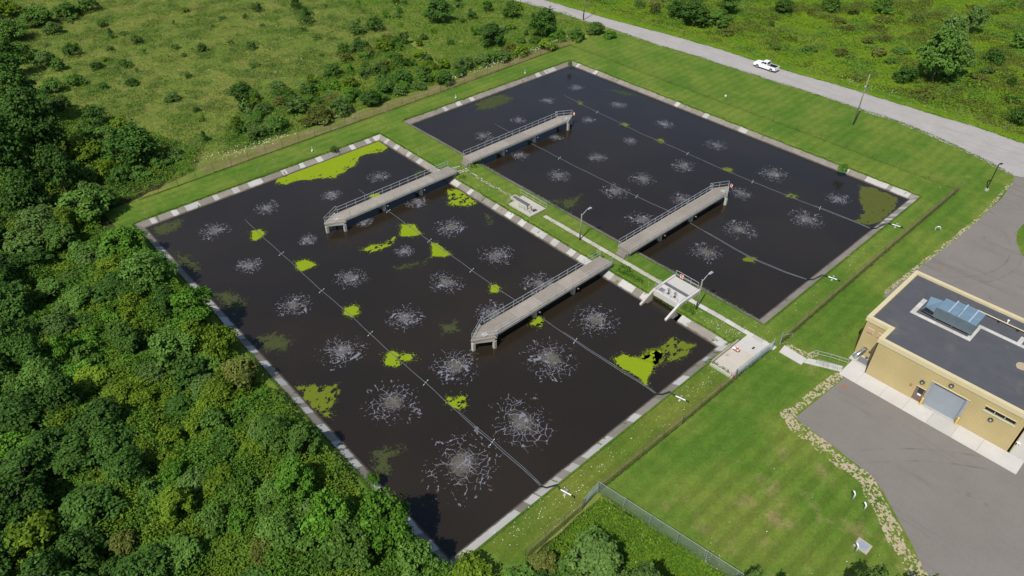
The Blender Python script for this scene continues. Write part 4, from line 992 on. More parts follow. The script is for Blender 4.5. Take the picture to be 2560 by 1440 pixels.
MB().prism([(62.1 + .75 * math.cos(a * .524) * (1 + .1 * math.sin(a * 2)), 107.4 + .65 * math.sin(a * .524)) for a in range(12)], ZR + .001, ZR + .02).build('worn_patch', MAT['sand'], bd)
for v0, lab in ((101.12, 'left'), (105.22, 'right')):
    b = MB().cyl(UF - .32, v0, LAND, LAND + 1.15, .13, n=12).build('bollard', MAT['yellowp'])
    tag(b, f'yellow bollard at the {lab} side of the grey roller door', 'bollard', 'yellow bollards at the roller door')
    MB_c = MB().cyl(UF - .32, v0, LAND + 1.151, LAND + 1.25, .13, .05, 12).build('cap', MAT['yellowp'], b)

# concrete apron
ap = thing('apron', None, None, 52.7, 102, LAND, kind='structure')
vv = [92.0, 94.1, 97.2, 100.0, 102.8, 105.6, 108.4, 112.6]
for a, b in zip(vv[:-1], vv[1:]): MB().box(51.4, UF - .06 if b > 94.2 else UF + .9, a + .01, b - .01, LAND - .1, LAND + .035).build('slab', MAT['concpale'], ap)
MB().box(UF + .92, UN - .08, 91.5, VN - .1, LAND - .1, LAND + .035).build('slab', MAT['concpale'], ap)
MB().box(UF - .04, 60, V1 + .1, 112.6, LAND - .1, LAND + .035).build('slab', MAT['concpale'], ap)
MB().box(55.3, 56.4, 92.4, 93.8, LAND + .036, LAND + .05).build('door_mat', MAT['grate'], ap)
# path and steps between fence and apron
ps = thing('garden_steps', 'pale concrete steps with grey handrails leading down to the building', 'steps', 51.4, 90, LAND)
MB().prism([(49.3, 84.9), (50.9, 84.7), (50.75, 88.0), (49.3, 88.05)], LAND - .1, LAND + .10).build('landing', MAT['concpale'], ps)
MB().prism([(49.9, 88.06), (51.0, 88.02), (51.7, 89.3), (50.7, 89.7)], LAND - .1, LAND + .085).build('landing', MAT['concpale'], ps)
for i in range(5):
    a, b = i / 5, (i + 1) / 5
    p = lambda t_, s: (50.75 + 1.25 * t_ + s * .48 + .45, 89.45 + 2.5 * t_ - s * .22)
    MB().prism([p(a, -1), p(a, 1), p(b - .01, 1), p(b - .01, -1)], LAND - .1, LAND + .08 - i * .008).build('tread', MAT['concpale'], ps)
pm = railing(ps, [(52.0, 88.2, LAND), (52.9, 90.0, LAND), (53.6, 92.0, LAND)], .95, MAT['galv'], 1.4, .022)
railing(ps, [(50.75, 89.2, LAND), (51.3, 90.5, LAND), (51.95, 92.1, LAND)], .95, MAT['frame'], 1.0, .022, post_mesh=None)

# ---------------------------------------------------------------- pickup truck
def tf(x, y, z): return (131.95 - y, 31.4 - x, LAND + .012 + z)     # heading away along the road (-v)
tk = thing('pickup_truck', 'white extended cab pickup truck with a black bed on the gravel road', 'truck', 131.95, 31.4, LAND + .012)
prof = [(-2.85, .55), (-2.3, .42), (-2.26, .62), (-2.12, .82), (-1.88, .90), (-1.62, .82), (-1.47, .62), (-1.44, .40), (1.30, .40), (1.34, .62), (1.49, .82), (1.74, .90), (1.99, .82), (2.13, .62), (2.16, .45), (2.75, .50), (2.86, .75), (2.84, 1.02), (2.68, 1.13), (1.30, 1.20), (-.62, 1.24), (-.62, 1.20), (-2.86, 1.20)]
def extr(m, pr, y0, y1, inset=0):
    m._add([(x, y0, z) for x, z in pr] + [(x, y1, z) for x, z in pr], [tuple(range(len(pr)))[::-1], tuple(range(len(pr), 2 * len(pr)))] + [(i, (i + 1) % len(pr), len(pr) + (i + 1) % len(pr), len(pr) + i) for i in range(len(pr))])
    return m
m = MB(tf); extr(m, prof, .86, .98); extr(m, prof, -.98, -.86)                  # both flanks
m.hexa([(-.62, -.859, .42), (2.8, -.859, .45), (2.8, .859, .45), (-.62, .859, .42)], [(-.62, -.859, 1.22), (2.70, -.859, 1.13), (2.70, .859, 1.13), (-.62, .859, 1.22)])
m.hexa([(1.25, -.80, 1.17), (2.6, -.70, 1.12), (2.6, .70, 1.12), (1.25, .80, 1.17)], [(1.2, -.74, 1.245), (2.45, -.62, 1.165), (2.45, .62, 1.165), (1.2, .74, 1.245)])
m.build('body', MAT['carpaint'], tk)
cb = MB(tf).hexa([(-.62, -.90, 1.221), (1.32, -.90, 1.221), (1.32, .90, 1.221), (-.62, .90, 1.221)], [(-.48, -.70, 1.84), (.62, -.70, 1.84), (.62, .70, 1.84), (-.48, .70, 1.84)]).hexa([(-.48, -.70, 1.841), (.62, -.70, 1.841), (.62, .70, 1.841), (-.48, .70, 1.841)], [(-.36, -.58, 1.88), (.48, -.58, 1.88), (.48, .58, 1.88), (-.36, .58, 1.88)]).build('cab', MAT['carpaint'], tk)
for s in (1, -1):
    y = lambda z: s * (.90 - (z - 1.221) / .619 * .20 + .008)
    for xa, xb, xc, xd in ((.30, 1.08, .58, .30), (-.45, .24, .24, -.40)):
        MB(tf).sheet([(xa, y(1.29), 1.29), (xb, y(1.29), 1.29), (xc, y(1.74), 1.74), (xd, y(1.74), 1.74)]).build('side_window', MAT['glass'], cb)
xw = lambda z: 1.32 - (z - 1.221) / .619 * .70 + .008
MB(tf).sheet([(xw(1.28), -.78, 1.28), (xw(1.28), .78, 1.28), (xw(1.78), .62, 1.78), (xw(1.78), -.62, 1.78)]).build('windscreen', MAT['glass'], cb)
xr = lambda z: -.62 + (z - 1.221) / .619 * .14 - .008
MB(tf).sheet([(xr(1.30), -.76, 1.30), (xr(1.30), .76, 1.30), (xr(1.76), .62, 1.76), (xr(1.76), -.62, 1.76)]).build('rear_window', MAT['glass'], cb)
MB(tf).hexa([(-2.75, -.858, .62), (-.63, -.858, .62), (-.63, .858, .62), (-2.75, .858, .62)], [(-2.75, -.858, .70), (-.63, -.858, .70), (-.63, .858, .70), (-2.75, .858, .70)]).hexa([(-2.75, .80, .701), (-.63, .80, .701), (-.63, .858, .701), (-2.75, .858, .701)], [(-2.75, .80, 1.18), (-.63, .80, 1.18), (-.63, .858, 1.18), (-2.75, .858, 1.18)]).hexa([(-2.75, -.858, .701), (-.63, -.858, .701), (-.63, -.80, .701), (-2.75, -.80, .701)], [(-2.75, -.858, 1.18), (-.63, -.858, 1.18), (-.63, -.80, 1.18), (-2.75, -.80, 1.18)]).build('bed_liner', MAT['black'], tk)
MB(tf).hexa([(-2.87, -.858, .55), (-2.76, -.858, .55), (-2.76, .858, .55), (-2.87, .858, .55)], [(-2.87, -.858, 1.19), (-2.76, -.858, 1.19), (-2.76, .858, 1.19), (-2.87, .858, 1.19)]).build('tailgate', MAT['carpaint'], tk)
MB(tf).hexa([(-3.02, -.95, .45), (-2.86, -.95, .45), (-2.86, .95, .45), (-3.02, .95, .45)], [(-3.02, -.95, .62), (-2.88, -.95, .62), (-2.88, .95, .62), (-3.02, .95, .62)]).build('rear_bumper', MAT['galv'], tk)
MB(tf).hexa([(2.80, -.95, .42), (2.96, -.85, .42), (2.96, .85, .42), (2.80, .95, .42)], [(2.80, -.95, .70), (2.96, -.85, .70), (2.96, .85, .70), (2.80, .95, .70)]).build('front_bumper', MAT['galv'], tk)
for s in (1, -1):
    MB(tf).hexa([(-2.885, s * .87 - .06, .80), (-2.80, s * .87 - .06, .80), (-2.80, s * .87 + .06, .80), (-2.885, s * .87 + .06, .80)], [(-2.885, s * .87 - .06, 1.12), (-2.80, s * .87 - .06, 1.12), (-2.80, s * .87 + .06, 1.12), (-2.885, s * .87 + .06, 1.12)]).build('tail_light', MAT['redlamp'], tk)
    MB(tf).hexa([(2.70, s * .75 - .18, .82), (2.87, s * .75 - .18, .82), (2.87, s * .75 + .18, .82), (2.70, s * .75 + .18, .82)], [(2.66, s * .75 - .18, 1.04), (2.84, s * .75 - .18, 1.04), (2.84, s * .75 + .18, 1.04), (2.66, s * .75 + .18, 1.04)]).build('headlight', MAT['frame'], tk)
    MB(tf).hexa([(.95, s * 1.02 - .1, 1.26), (1.1, s * 1.02 - .1, 1.26), (1.1, s * 1.02 + .1, 1.26), (.95, s * 1.02 + .1, 1.26)], [(.97, s * 1.02 - .1, 1.45), (1.08, s * 1.02 - .1, 1.45), (1.08, s * 1.02 + .1, 1.45), (.97, s * 1.02 + .1, 1.45)]).build('mirror', MAT['carpaint'], tk)
    for x in (-1.85, 1.74):
        wh = MB(tf).tube([(x, s * .70, .39), (x, s * .96, .39)], .39, 18).build('wheel', MAT['tyre'], tk)
        MB(tf).tube([(x, s * .955, .39), (x, s * .985, .39)], .24, 14).build('rim', MAT['steel'], wh)
for x in (.42, -.30): MB(tf).hexa([(x - .1, .981, 1.02), (x + .1, .981, 1.02), (x + .1, 1.0, 1.02), (x - .1, 1.0, 1.02)], [(x - .1, .981, 1.07), (x + .1, .981, 1.07), (x + .1, 1.0, 1.07), (x - .1, 1.0, 1.07)]).build('door_handle', MAT['frame'], tk)
MB(tf).hexa([(-2.6, -.8, .35), (2.5, -.8, .35), (2.5, .8, .35), (-2.6, .8, .35)], [(-2.6, -.8, .61), (2.5, -.8, .61), (2.5, .8, .61), (-2.6, .8, .61)]).build('chassis', MAT['black'], tk)

# ---------------------------------------------------------------- small things
def mini(o, label, cat, group=None): return tag(o, label, cat, group)
for (u, v), lab in (((49.9, 93.6), 'rusty round manhole cover beside the steps'), ((83.2, 91.4), 'rusty round manhole cover behind the building')):
    mini(MB().cyl(u, v, LAND + .013, LAND + .028, .38, n=20).build('manhole_cover', MAT['manhole']), lab, 'manhole cover')
for i, (u, v, lab) in enumerate(((35.1, 102.1, 'white gooseneck vent pipe, farthest of three on the worn lawn'), (34.85, 103.5, 'white gooseneck vent pipe, middle one of three on the worn lawn'), (29.6, 105.2, 'white gooseneck vent pipe beside the concrete hatch'))):
    g = thing('vent_pipe', lab, 'vent pipe', u, v, LAND, 'gooseneck vent pipes on the lawn')
    h = 1.0 if i != 1 else .75
    MB().tube([(u, v, LAND - .1), (u, v, LAND + h), (u + .05, v - .08, LAND + h + .14), (u + .14, v - .2, LAND + h + .16), (u + .2, v - .28, LAND + h + .02)], .095, 9).build('pipe', MAT['white'], g, True)
hc = thing('hatch_slab', 'square concrete slab with a grey steel hatch in the lawn', 'hatch', 30.75, 105.4, LAND)
MB().box(30.1, 31.4, 104.7, 106.1, LAND - .1, LAND + .12).build('concrete_frame', MAT['concslab'], hc)
lid = MB().box(30.32, 31.18, 105.0, 105.85, LAND + .121, LAND + .16).build('hatch_lid', MAT['lid'], hc)
mk = thing('marker_post', 'white round marker on a post in the lawn by the gravel road', 'marker', 110.4, 34.9, LAND)
MB().cyl(110.4, 34.9, LAND - .1, LAND + .75, .03, n=6).build('post', MAT['galv'], mk)
MB().tube([(110.3, 34.98, LAND + .85), (110.36, 34.93, LAND + .85)], .2, 12).build('disc', MAT['white'], mk)
gk = thing('gooseneck_pipe', 'white hooped pipe standing in the lawn beside the yard', 'pipe', 92.9, 86.8, LAND)
MB().tube([(92.7, 86.7, LAND - .1), (92.7, 86.7, LAND + .8), (92.8, 86.85, LAND + .95), (93.0, 87.05, LAND + .95), (93.1, 87.2, LAND + .8), (93.1, 87.2, LAND + .3)], .08, 8).build('pipe', MAT['white'], gk, True)
for i, (u, v, lab) in enumerate(((32.4, -3.3, 'small white sample post on the lawn behind the big duckweed mat'), (67.5, -3.9, 'small white sample post on the lawn behind the far pond, left one'), (87.8, -3.8, 'small white sample post on the lawn behind the far pond, right one'))):
    g = thing('sample_post', lab, 'post', u, v, LAND, 'white sample posts on the far lawn')
    MB().cyl(u, v, LAND - .05, LAND + 1.0, .03, n=6).build('rod', MAT['white'], g)
    MB().tube([(u - .16, v + .1, LAND + .22), (u + .16, v - .06, LAND + .3)], .16, 8, .1).build('cap', MAT['white'], g)
PLANTS = [
(-3.7, -46.9, 15.5, 4.2, 'P', 'dark', 'tall dark poplar rising at the left edge, rearmost of the tall group'),
(-5.5, -28.6, 15, 4.4, 'P', 'dark', 'tall dark poplar in the left grove, in front of the rearmost one'),
(-11.4, -23.5, 14, 4.6, 'P', 'dark', 'tall dark poplar cut by the left edge of the photo'),
(-6.4, -18.1, 9, 3.5, 'T', 'dark', 'broad dark tree at the right side of the left grove'),
(0.9, -78.4, 8, 3, 'T', 'dark', 'dark tree at the left edge behind the tall poplars'),
(-12.6, -13.7, 8, 4, 'T', 'dark', 'dark spreading tree in deep shade below the tall poplars'),
(6.5, -19.9, 7.5, 4.2, 'T', 'dark', 'big round dark green tree standing alone right of the left grove'),
(4.6, -29.0, 5, 3, 'T', 'mid', 'mid green tree touching the left of the big round tree'),
(6.4, -41.4, 4, 2.5, 'B', 'dark', 'dark bush behind the big round tree by the meadow'),
(-0.2, -27.1, 5, 3, 'T', 'yellow', 'yellowish tree between the tall poplars and the round tree'),
(-2.4, -18.9, 3, 2.5, 'B', 'mid', 'mid green bush in front of the yellowish tree'),
(9.3, -16.5, 2.6, 2.3, 'B', 'mid', 'bush at the right foot of the big round tree'),
(12.6, -17.4, 2, 1.8, 'B', 'grey', 'small greyish bush right of the round tree by the fence'),
(2.1, -15.5, 3.2, 2.4, 'B', 'dark', 'dark bush in front of the big round tree'),
(-12.3, -5.9, 5.5, 4, 'T', 'grey', 'wide greyish green tree below the left grove'),
(-6.7, -6.6, 6, 3.5, 'T', 'mid', 'broad tree whose shadow falls on the lawn corner'),
(-3.2, -8.0, 4, 2.5, 'B', 'dark', 'dark bush beside the lawn at the near pond corner'),
(-16.4, -3.2, 4, 4, 'B', 'grey', ''),
(-11.7, -1.1, 4, 3, 'B', 'mid', ''),
(-7.4, -5.1, 3.5, 1.6, 'B', 'yellow', 'bright yellow green shrub in front of the broad corner tree'),
(-5.6, 7.5, 5.4, 3.2, 'T', 'bright', 'bright green tree nearest the far left pond corner'),
(-5.2, 17.6, 6.2, 3.4, 'T', 'mid', 'tree shading the pale panels of the left bank, next after corner'),
(-9.3, 17.4, 4, 3, 'T', 'dark', ''),
(-9.1, 20.8, 3, 2, 'B', 'yellow', ''),
(-4.6, 30.8, 6.8, 3.5, 'T', 'bright', 'round bright green tree leaning over the left bank panels'),
(-3.9, 37.3, 4.8, 2.4, 'B', 'yellow', 'yellow green shrub behind the bank below the leaning tree'),
(-8.8, 34.0, 4.6, 3.3, 'T', 'mid', ''),
(-4.6, 43.9, 4, 2.5, 'B', 'red', ''),
(-8.7, 39.7, 4, 2.8, 'B', 'dark', ''),
(-16.6, 1.6, 3.5, 3, 'B', 'dark', ''),
(-21.7, 12.4, 6, 3, 'T', 'dark', 'dark tree at the left edge level with the leaning tree'),
(-23.6, 20.1, 6, 3, 'T', 'dark', 'dark tree at the left edge below another dark tree'),
(-25.4, 33.7, 5, 3.5, 'T', 'dark', ''),
(-27.8, 42.6, 5, 3, 'T', 'dark', ''),
(-19.4, 40.8, 5, 3, 'T', 'dark', 'dark tree in the middle of the thicket beside a deep shadow'),
(-29.7, 51.5, 5, 3, 'B', 'yellow', 'pale yellowish shrub with bare twigs at the bottom left'),
(-7.8, 63.3, 6, 2.4, 'T', 'bright', 'feathery bright tree by the left bank, upper one of the row'),
(-7.2, 69.4, 7, 2.6, 'T', 'bright', 'feathery bright tree by the left bank, lower one of the row'),
(-3.9, 73.6, 8.5, 3, 'T', 'bright', 'tall feathery tree overhanging the near corner of the pond'),
(-5.9, 55.4, 5, 2.2, 'T', 'mid', ''),
(-4.4, 58.9, 5, 2, 'T', 'mid', ''),
(-7.3, 73.1, 6.5, 2.4, 'T', 'mid', 'tree below the overhanging one at the bottom edge'),
(-3.6, 78.0, 5, 2.4, 'B', 'mid', ''),
(-.6, 82.2, 3.2, 2.2, 'B', 'yellow', ''),
(2.6, 85.4, 3, 2.0, 'B', 'mid', ''),
(5.3, 85.9, 2.4, 1.7, 'B', 'red', 'reddish brown shrub at the lower end of the rusty fence'),
(8.2, 89.6, 5.6, 3.1, 'T', 'grey', 'large bluish green tree inside the grey fence corner'),
(6.6, 88.2, 3.4, 1.8, 'B', 'mid', ''),
(8.6, 95.2, 7.8, 2.6, 'T', 'grey', 'bluish green tree right of the large one inside the fence'),
(14.6, 101.4, 8.6, 1.15, 'T', 'grey', 'treetop just entering the bottom edge below the lawn, leftmost'),
(16.4, 103.6, 8.8, 1.2, 'T', 'mid', 'small treetop at the bottom edge, second from the left'),
(22.4, 108.3, 9.6, 1.7, 'T', 'grey', 'treetop at the bottom edge below the concrete hatch'),
(26.6, 111.2, 6.8, 1.4, 'T', 'bright', 'treetop at the bottom edge beside the gravel strip'),
(33.2, -33.0, 4.2, 2.4, 'T', 'dark', 'round dark tree alone in the meadow left of the shrub band'),
(34.7, -31.1, 2.5, 1.5, 'B', 'mid', 'small bush touching the round meadow tree'),
(19.2, -20.5, 2.4, 1.1, 'C', 'dark', 'small dark juniper alone near the meadow fence'),
(52.2, -13.3, 3.4, 2.4, 'T', 'dark', 'dark round tree nearest the fence in the shrub band'),
(31.7, -15.4, 3, 2.4, 'B', 'mid', ''),
(27.3, -15.0, 2.8, 2.2, 'B', 'grey', ''),
(38.6, -19.9, 3.2, 2.6, 'B', 'grey', ''),
(40.5, -13.8, 2.8, 3, 'B', 'red', 'broad brownish shrub mound beside the fence'),
(45.4, -14.1, 3, 2.4, 'B', 'grey', ''),
(57.9, -16.5, 3, 2.6, 'B', 'mid', ''),
(64.2, -17.9, 3.2, 2.6, 'B', 'dark', ''),
(68.7, -15.8, 3, 2.6, 'B', 'mid', ''),
(70.3, -11.3, 3, 2.4, 'B', 'dark', ''),
(78.7, -14.7, 3, 2.4, 'B', 'grey', ''),
(83.8, -14.2, 2.6, 2.3, 'B', 'grey', ''),
(89.3, -12.6, 2.6, 2.4, 'B', 'grey', ''),
(69.2, -26.4, 3, 2.2, 'B', 'mid', ''),
(63.2, -25.9, 2.6, 2, 'B', 'grey', ''),
(44.7, -25.8, 2.8, 2.2, 'B', 'mid', ''),
(41.5, -32.1, 2.4, 2, 'B', 'grey', ''),
(53.5, -24.0, 2.6, 2.2, 'B', 'yellow', ''),
(54.3, -31.7, 3, 2.2, 'B', 'mid', ''),
(67.8, -41.1, 3.2, 2.4, 'B', 'dark', ''),
(63.8, -41.8, 2.8, 1.8, 'B', 'mid', ''),
(78.3, -50.6, 3.4, 2.6, 'B', 'mid', ''),
(72.3, -37.4, 3, 2.8, 'B', 'yellow', ''),
(73.5, -51.6, 3, 2.2, 'B', 'grey', ''),
(94.6, -44.6, 6.5, 3.4, 'T', 'dark', 'dark round tree at the top edge, centre of the photo'),
(93.4, -21.6, 5.4, 3.4, 'T', 'dark', 'dark round tree in the green left of the gravel road'),
(108.1, -18.6, 7.2, 3.7, 'T', 'dark', 'tallest dark tree beside the gravel road, left of it'),
(109.1, -14.2, 3, 2.2, 'B', 'bright', ''),
(111.6, -34.9, 4, 3, 'T', 'mid', 'tree at the top edge left of the roadside tree'),
(102.7, -40.4, 3, 1.4, 'B', 'dark', ''),
(112.5, -11.2, 3, 2.6, 'B', 'mid', ''),
(119.5, -10.8, 3, 2.4, 'B', 'mid', ''),
(119.8, -6.2, 2.2, 1.8, 'B', 'bright', ''),
(94.7, -12.9, 2.6, 2.6, 'B', 'yellow', ''),
(102.8, -11.5, 2.4, 2.6, 'B', 'yellow', ''),
(67.8, -66.5, 4.6, 2.3, 'C', 'dark', 'large dark juniper at the top of the meadow'),
(71.7, -79.2, 4, 2, 'C', 'dark', 'dark juniper at the top edge behind the large one'),
(62.5, -84.3, 2.6, 1.6, 'B', 'grey', ''),
(25.8, -89.9, 2.6, 1.2, 'C', 'dark', 'small dark juniper in the upper left of the meadow'),
(16.2, -71.5, 1.7, 1.6, 'B', 'dark', ''),
(21.5, -68.2, 1.8, 1.7, 'B', 'dark', ''),
(38.9, -65.7, 2.2, 1.4, 'B', 'grey', ''),
(48.2, -59.5, 2.2, 1.5, 'B', 'grey', ''),
(29.2, -82.0, 2, 1.5, 'B', 'grey', ''),
(26.6, -99.9, 2, 1.5, 'B', 'mid', ''),
(22.2, -42.9, 1.5, 1.7, 'B', 'grey', ''),
(18.9, -56.9, 1.3, 1.4, 'B', 'dark', ''),
(13.3, -58.9, 1.4, 1.2, 'B', 'dark', ''),
(23.6, -34.4, 1.2, 0.8, 'B', 'dark', ''),
(15.0, -111.5, 5, 4, 'T', 'mid', 'tree in the upper left corner, middle of three'),
(22.3, -113.7, 4, 4, 'B', 'mid', ''),
(7.1, -103.5, 5.5, 4, 'T', 'mid', 'tree in the upper left corner against the photo edge'),
(10.6, -124.1, 5, 4, 'T', 'yellow', 'yellowish tree in the very upper left corner'),
(5.8, -87.7, 4, 3, 'B', 'mid', ''),
(15.9, -102.5, 3, 2.5, 'B', 'grey', ''),
(28.3, -115.1, 4, 3, 'B', 'mid', ''),
(8.3, -81.8, 3.2, 2.3, 'B', 'grey', ''),
(14.7, -83.3, 3, 2, 'B', 'dark', ''),
(9.3, -76.4, 3, 2, 'B', 'mid', ''),
(9.6, -64.9, 2.4, 2, 'B', 'mid', ''),
(4.9, -63.8, 3, 2.4, 'B', 'mid', ''),
(153.5, 60.5, 12.5, 4.8, 'T', 'mid', 'tallest tree of the clump beyond the bend of the road'),
(160, 62.0, 9.5, 4.0, 'T', 'grey', 'leafy tree right behind the tallest one beyond the road bend'),
(170.5, 56.5, 10, 3.8, 'T', 'grey', 'rearmost tree of the clump beyond the bend'),
(148.7, 56.4, 3.6, 2.6, 'B', 'dark', ''),
(155.9, 62.7, 3.5, 2.5, 'B', 'mid', ''),
(193.2, 54.1, 7, 3, 'T', 'grey', 'tree right of the clump near the top edge'),
(175.7, 65.9, 3.6, 2.4, 'B', 'dark', 'dark round bush right of the clump beyond the bend'),
(164.4, 73.6, 1.8, 1.2, 'B', 'dark', ''),
(169.3, 61.9, 1.6, 1.4, 'B', 'mid', ''),
(144.0, 81.7, 4, 2, 'T', 'dark', 'dark tree cut by the right edge above the road'),
(144.8, 1.7, 6, 4.4, 'T', 'dark', 'largest dark tree at the top edge right of the road'),
(145.2, -4.4, 5, 3, 'T', 'dark', 'dark tree left of the largest one at the top edge'),
(147.6, 6.9, 4, 3, 'T', 'mid', 'tree right of the largest one at the top edge'),
(158.4, 2.6, 5, 3, 'T', 'mid', 'tree at the top edge behind the row right of the road'),
(143.7, -10.5, 2.8, 1.8, 'B', 'red', 'reddish shrub at the top edge beside the dark trees'),
(144.7, -16.9, 2, 1.6, 'B', 'grey', ''),
(153.3, 39.0, 1.6, 2, 'B', 'red', ''),
(166.6, 39.1, 1.6, 2, 'B', 'red', ''),
(159.0, 16.4, 1.2, 1, 'B', 'grey', ''),
(170.6, 12.6, 4, 3, 'T', 'mid', 'tree at the top edge, centre of the right half'),
(182.9, 20.2, 4, 3, 'B', 'mid', ''),
(191.5, 31.1, 4, 3, 'B', 'mid', ''),
(191.8, 66.7, 4, 3, 'B', 'mid', ''),
(168.1, 67.2, 1.6, 1.6, 'B', 'grey', ''),
(99.6, 67.3, 1.6, 1.0, 'B', 'bright', 'bright bush growing on the far pond right bank panels'),
(-0.8, 66.4, 1.4, 0.75, 'B', 'bright', 'bright green shrub growing out of the left bank at the water'),
(98.9, -0.2, 1.3, 0.7, 'B', 'mid', 'small shrub in the far corner of the far pond'),
(53.0, 20.5, 1.0, 0.7, 'B', 'bright', 'tuft of tall weeds beside the far walkway landing'),
(35.8, -1.2, 0.7, 0.8, 'B', 'mid', 'weeds on the far left bank above the big duckweed mat'),
]

# ---------------------------------------------------------------- vegetation
def leaf_verts(C, N, size, rg, asp=.55):
    """a kite-shaped leaf at each centre, lying across its normal"""
    n = len(C); N = N / (np.linalg.norm(N, axis=1, keepdims=True) + 1e-9)
    T = rg.normal(size=(n, 3)); T -= N * (T * N).sum(1, keepdims=True); T /= np.linalg.norm(T, axis=1, keepdims=True) + 1e-9
    B = np.cross(N, T); s = (size * rg.uniform(.65, 1.35, n))[:, None] if np.isscalar(size) else size[:, None]
    droop = N * s * .12
    P = np.stack([C - T * s * .5 - droop, C + B * s * asp * .5, C + T * s * .5 - droop, C - B * s * asp * .5], 1).reshape(-1, 3)
    return P, np.arange(4 * n, dtype=np.int32).reshape(n, 4)

def crown(seed, kind):
    rg = np.random.default_rng(seed)
    if kind == 'B': R0, H, nl, nc, per, sz = 2.4, 3.2, 22, 17, 13, .33
    elif kind == 'T': R0, H, nl, nc, per, sz = 3.2, 6.0, 32, 20, 13, .38
    elif kind == 'P': R0, H, nl, nc, per, sz = 4.0, 13.0, 60, 20, 13, .46
    elif kind == 'C': R0, H, nl, nc, per, sz = 1.1, 2.4, 16, 14, 12, .17
    else: R0, H, nl, nc, per, sz = 1.3, .9, 9, 10, 10, .28
    lobes = []
    for i in range(nl):
        a = rg.random() * 6.283
        if kind in 'BW':
            e = rg.random() ** .8; rr = R0 * .68 * math.sqrt(1 - (e * .85) ** 2) * rg.uniform(.6, 1.05)
            z = H * (.18 + .58 * e); lr = R0 * rg.uniform(.16, .42)
            if kind == 'W': lr *= .8
        elif kind == 'T':
            e = rg.random(); rr = R0 * .72 * math.sin(math.pi * (.22 + .70 * e)) * rg.uniform(.55, 1.05)
            z = H * (.22 + .64 * e); lr = R0 * rg.uniform(.16, .40)
        elif kind == 'P':
            e = (i + rg.random()) / nl; rr = R0 * .70 * math.sin(math.pi * (.18 + .78 * e)) * rg.uniform(.3, 1.05)
            z = H * (.12 + .80 * e); lr = R0 * rg.uniform(.22, .38)
        else:
            e = (i + .5) / nl; rr = R0 * .55 * (1 - e) * rg.uniform(.3, 1.1); z = H * (.08 + .86 * e); lr = R0 * (.45 * (1 - e) + .12)
        lobes.append((rr * math.cos(a), rr * math.sin(a), z, lr))
    C, N = [], []
    lb = np.array(lobes)
    for x, y, z, lr in lobes:
        d = rg.normal(size=(nc, 3)); d /= np.linalg.norm(d, axis=1, keepdims=True); d[:, 2] = np.where(d[:, 2] < -.35, -d[:, 2], d[:, 2])
        cc = np.array([x, y, z]) + d * lr * rg.uniform(.72, 1.16, (nc, 1)) * np.array([1, 1, .85])
        # clumps buried inside another lobe are left out
        dist = np.min(np.where(np.linalg.norm(lb[None, :, :3] - np.array([x, y, z]), axis=2) < 1e-6, 1e9, np.linalg.norm(cc[:, None, :] - lb[None, :, :3], axis=2) - lb[None, :, 3] * .62), axis=1)
        keep = dist > 0; cc, d = cc[keep], d[keep]
        cr_ = lr * rg.uniform(.22, .40, len(cc))
        off = rg.normal(size=(len(cc), per, 3)) * cr_[:, None, None] * np.array([.62, .62, .45])
        C.append((cc[:, None] + off).reshape(-1, 3))
        N.append((d[:, None] * .5 + off / (cr_[:, None, None] + 1e-6) * .35 + np.array([-.2, .0, .65]) + rg.normal(size=off.shape) * .42).reshape(-1, 3))
    C = np.concatenate(C); N = np.concatenate(N)
    C[:, 2] = np.abs(C[:, 2] - .05) + .05
    P, F = leaf_verts(C, N, sz, rg, .6)
    return np_mesh('crown', P, F), R0, H

def trunk_mesh(seed, R0, H, kind):
    rg = random.Random(seed); m = MB(); b = {'T': .16, 'P': .3, 'B': .06, 'C': .06, 'W': .03}[kind]
    if kind in 'TP':
        m.tube([(0, 0, -.2), (.05 * R0, .03 * R0, H * .3), (0, .06 * R0, H * .6), (.04, .02, H * .88)], b, 7, b * .25)
        for i in range(6):
            a = rg.uniform(0, 6.28); z = H * rg.uniform(.25, .6); q = R0 * rg.uniform(.5, .75)
            m.tube([(.02, .03, z), (q * .5 * math.cos(a), q * .5 * math.sin(a), z + H * .12), (q * math.cos(a), q * math.sin(a), z + H * .26)], b * .45, 5, b * .12)
    else:
        for i in range(5):
            a = rg.uniform(0, 6.28); q = R0 * rg.uniform(.2, .5)
            m.tube([(0, 0, -.1), (q * .4 * math.cos(a), q * .4 * math.sin(a), H * .35), (q * math.cos(a), q * math.sin(a), H * .7)], b, 5, b * .3)
    return m.mesh('trunk', MAT['bark'])

CROWNS = {}
for k, n in (('B', 5), ('T', 4), ('P', 3), ('C', 2), ('W', 4)):
    CROWNS[k] = []
    for i in range(n):
        me, R0, H = crown(100 * ord(k) + i * 13, k)
        me.materials.append(LEAF['mid'])
        CROWNS[k].append((me, trunk_mesh(i + ord(k), R0, H, k), R0, H))
KIND = {'B': ('bush', 'bush'), 'T': ('broadleaf_tree', 'tree'), 'P': ('poplar_tree', 'tree'), 'C': ('juniper', 'bush'), 'W': ('shrub', 'shrub')}
prg = random.Random(21)
def plant(u, v, h, r, k, mt, label, group=None, base=LAND):
    me, tm, R0, H = CROWNS[k][prg.randrange(len(CROWNS[k]))]
    nm, cat = KIND[k]
    root = thing(nm, label, cat, u, v, base, group, prg.uniform(0, 6.28))
    sc = r / R0 * prg.uniform(.95, 1.08)
    root.scale = (sc, sc * prg.uniform(.9, 1.1), h / H)
    for name, mesh in (('crown', me), ('trunk' if k in 'TP' else 'stems', tm)):
        o = bpy.data.objects.new(name, mesh); COL.objects.link(o); o.parent = root
        if name == 'crown':
            o.material_slots[0].link = 'OBJECT'; o.material_slots[0].material = LEAF[mt]
    return root

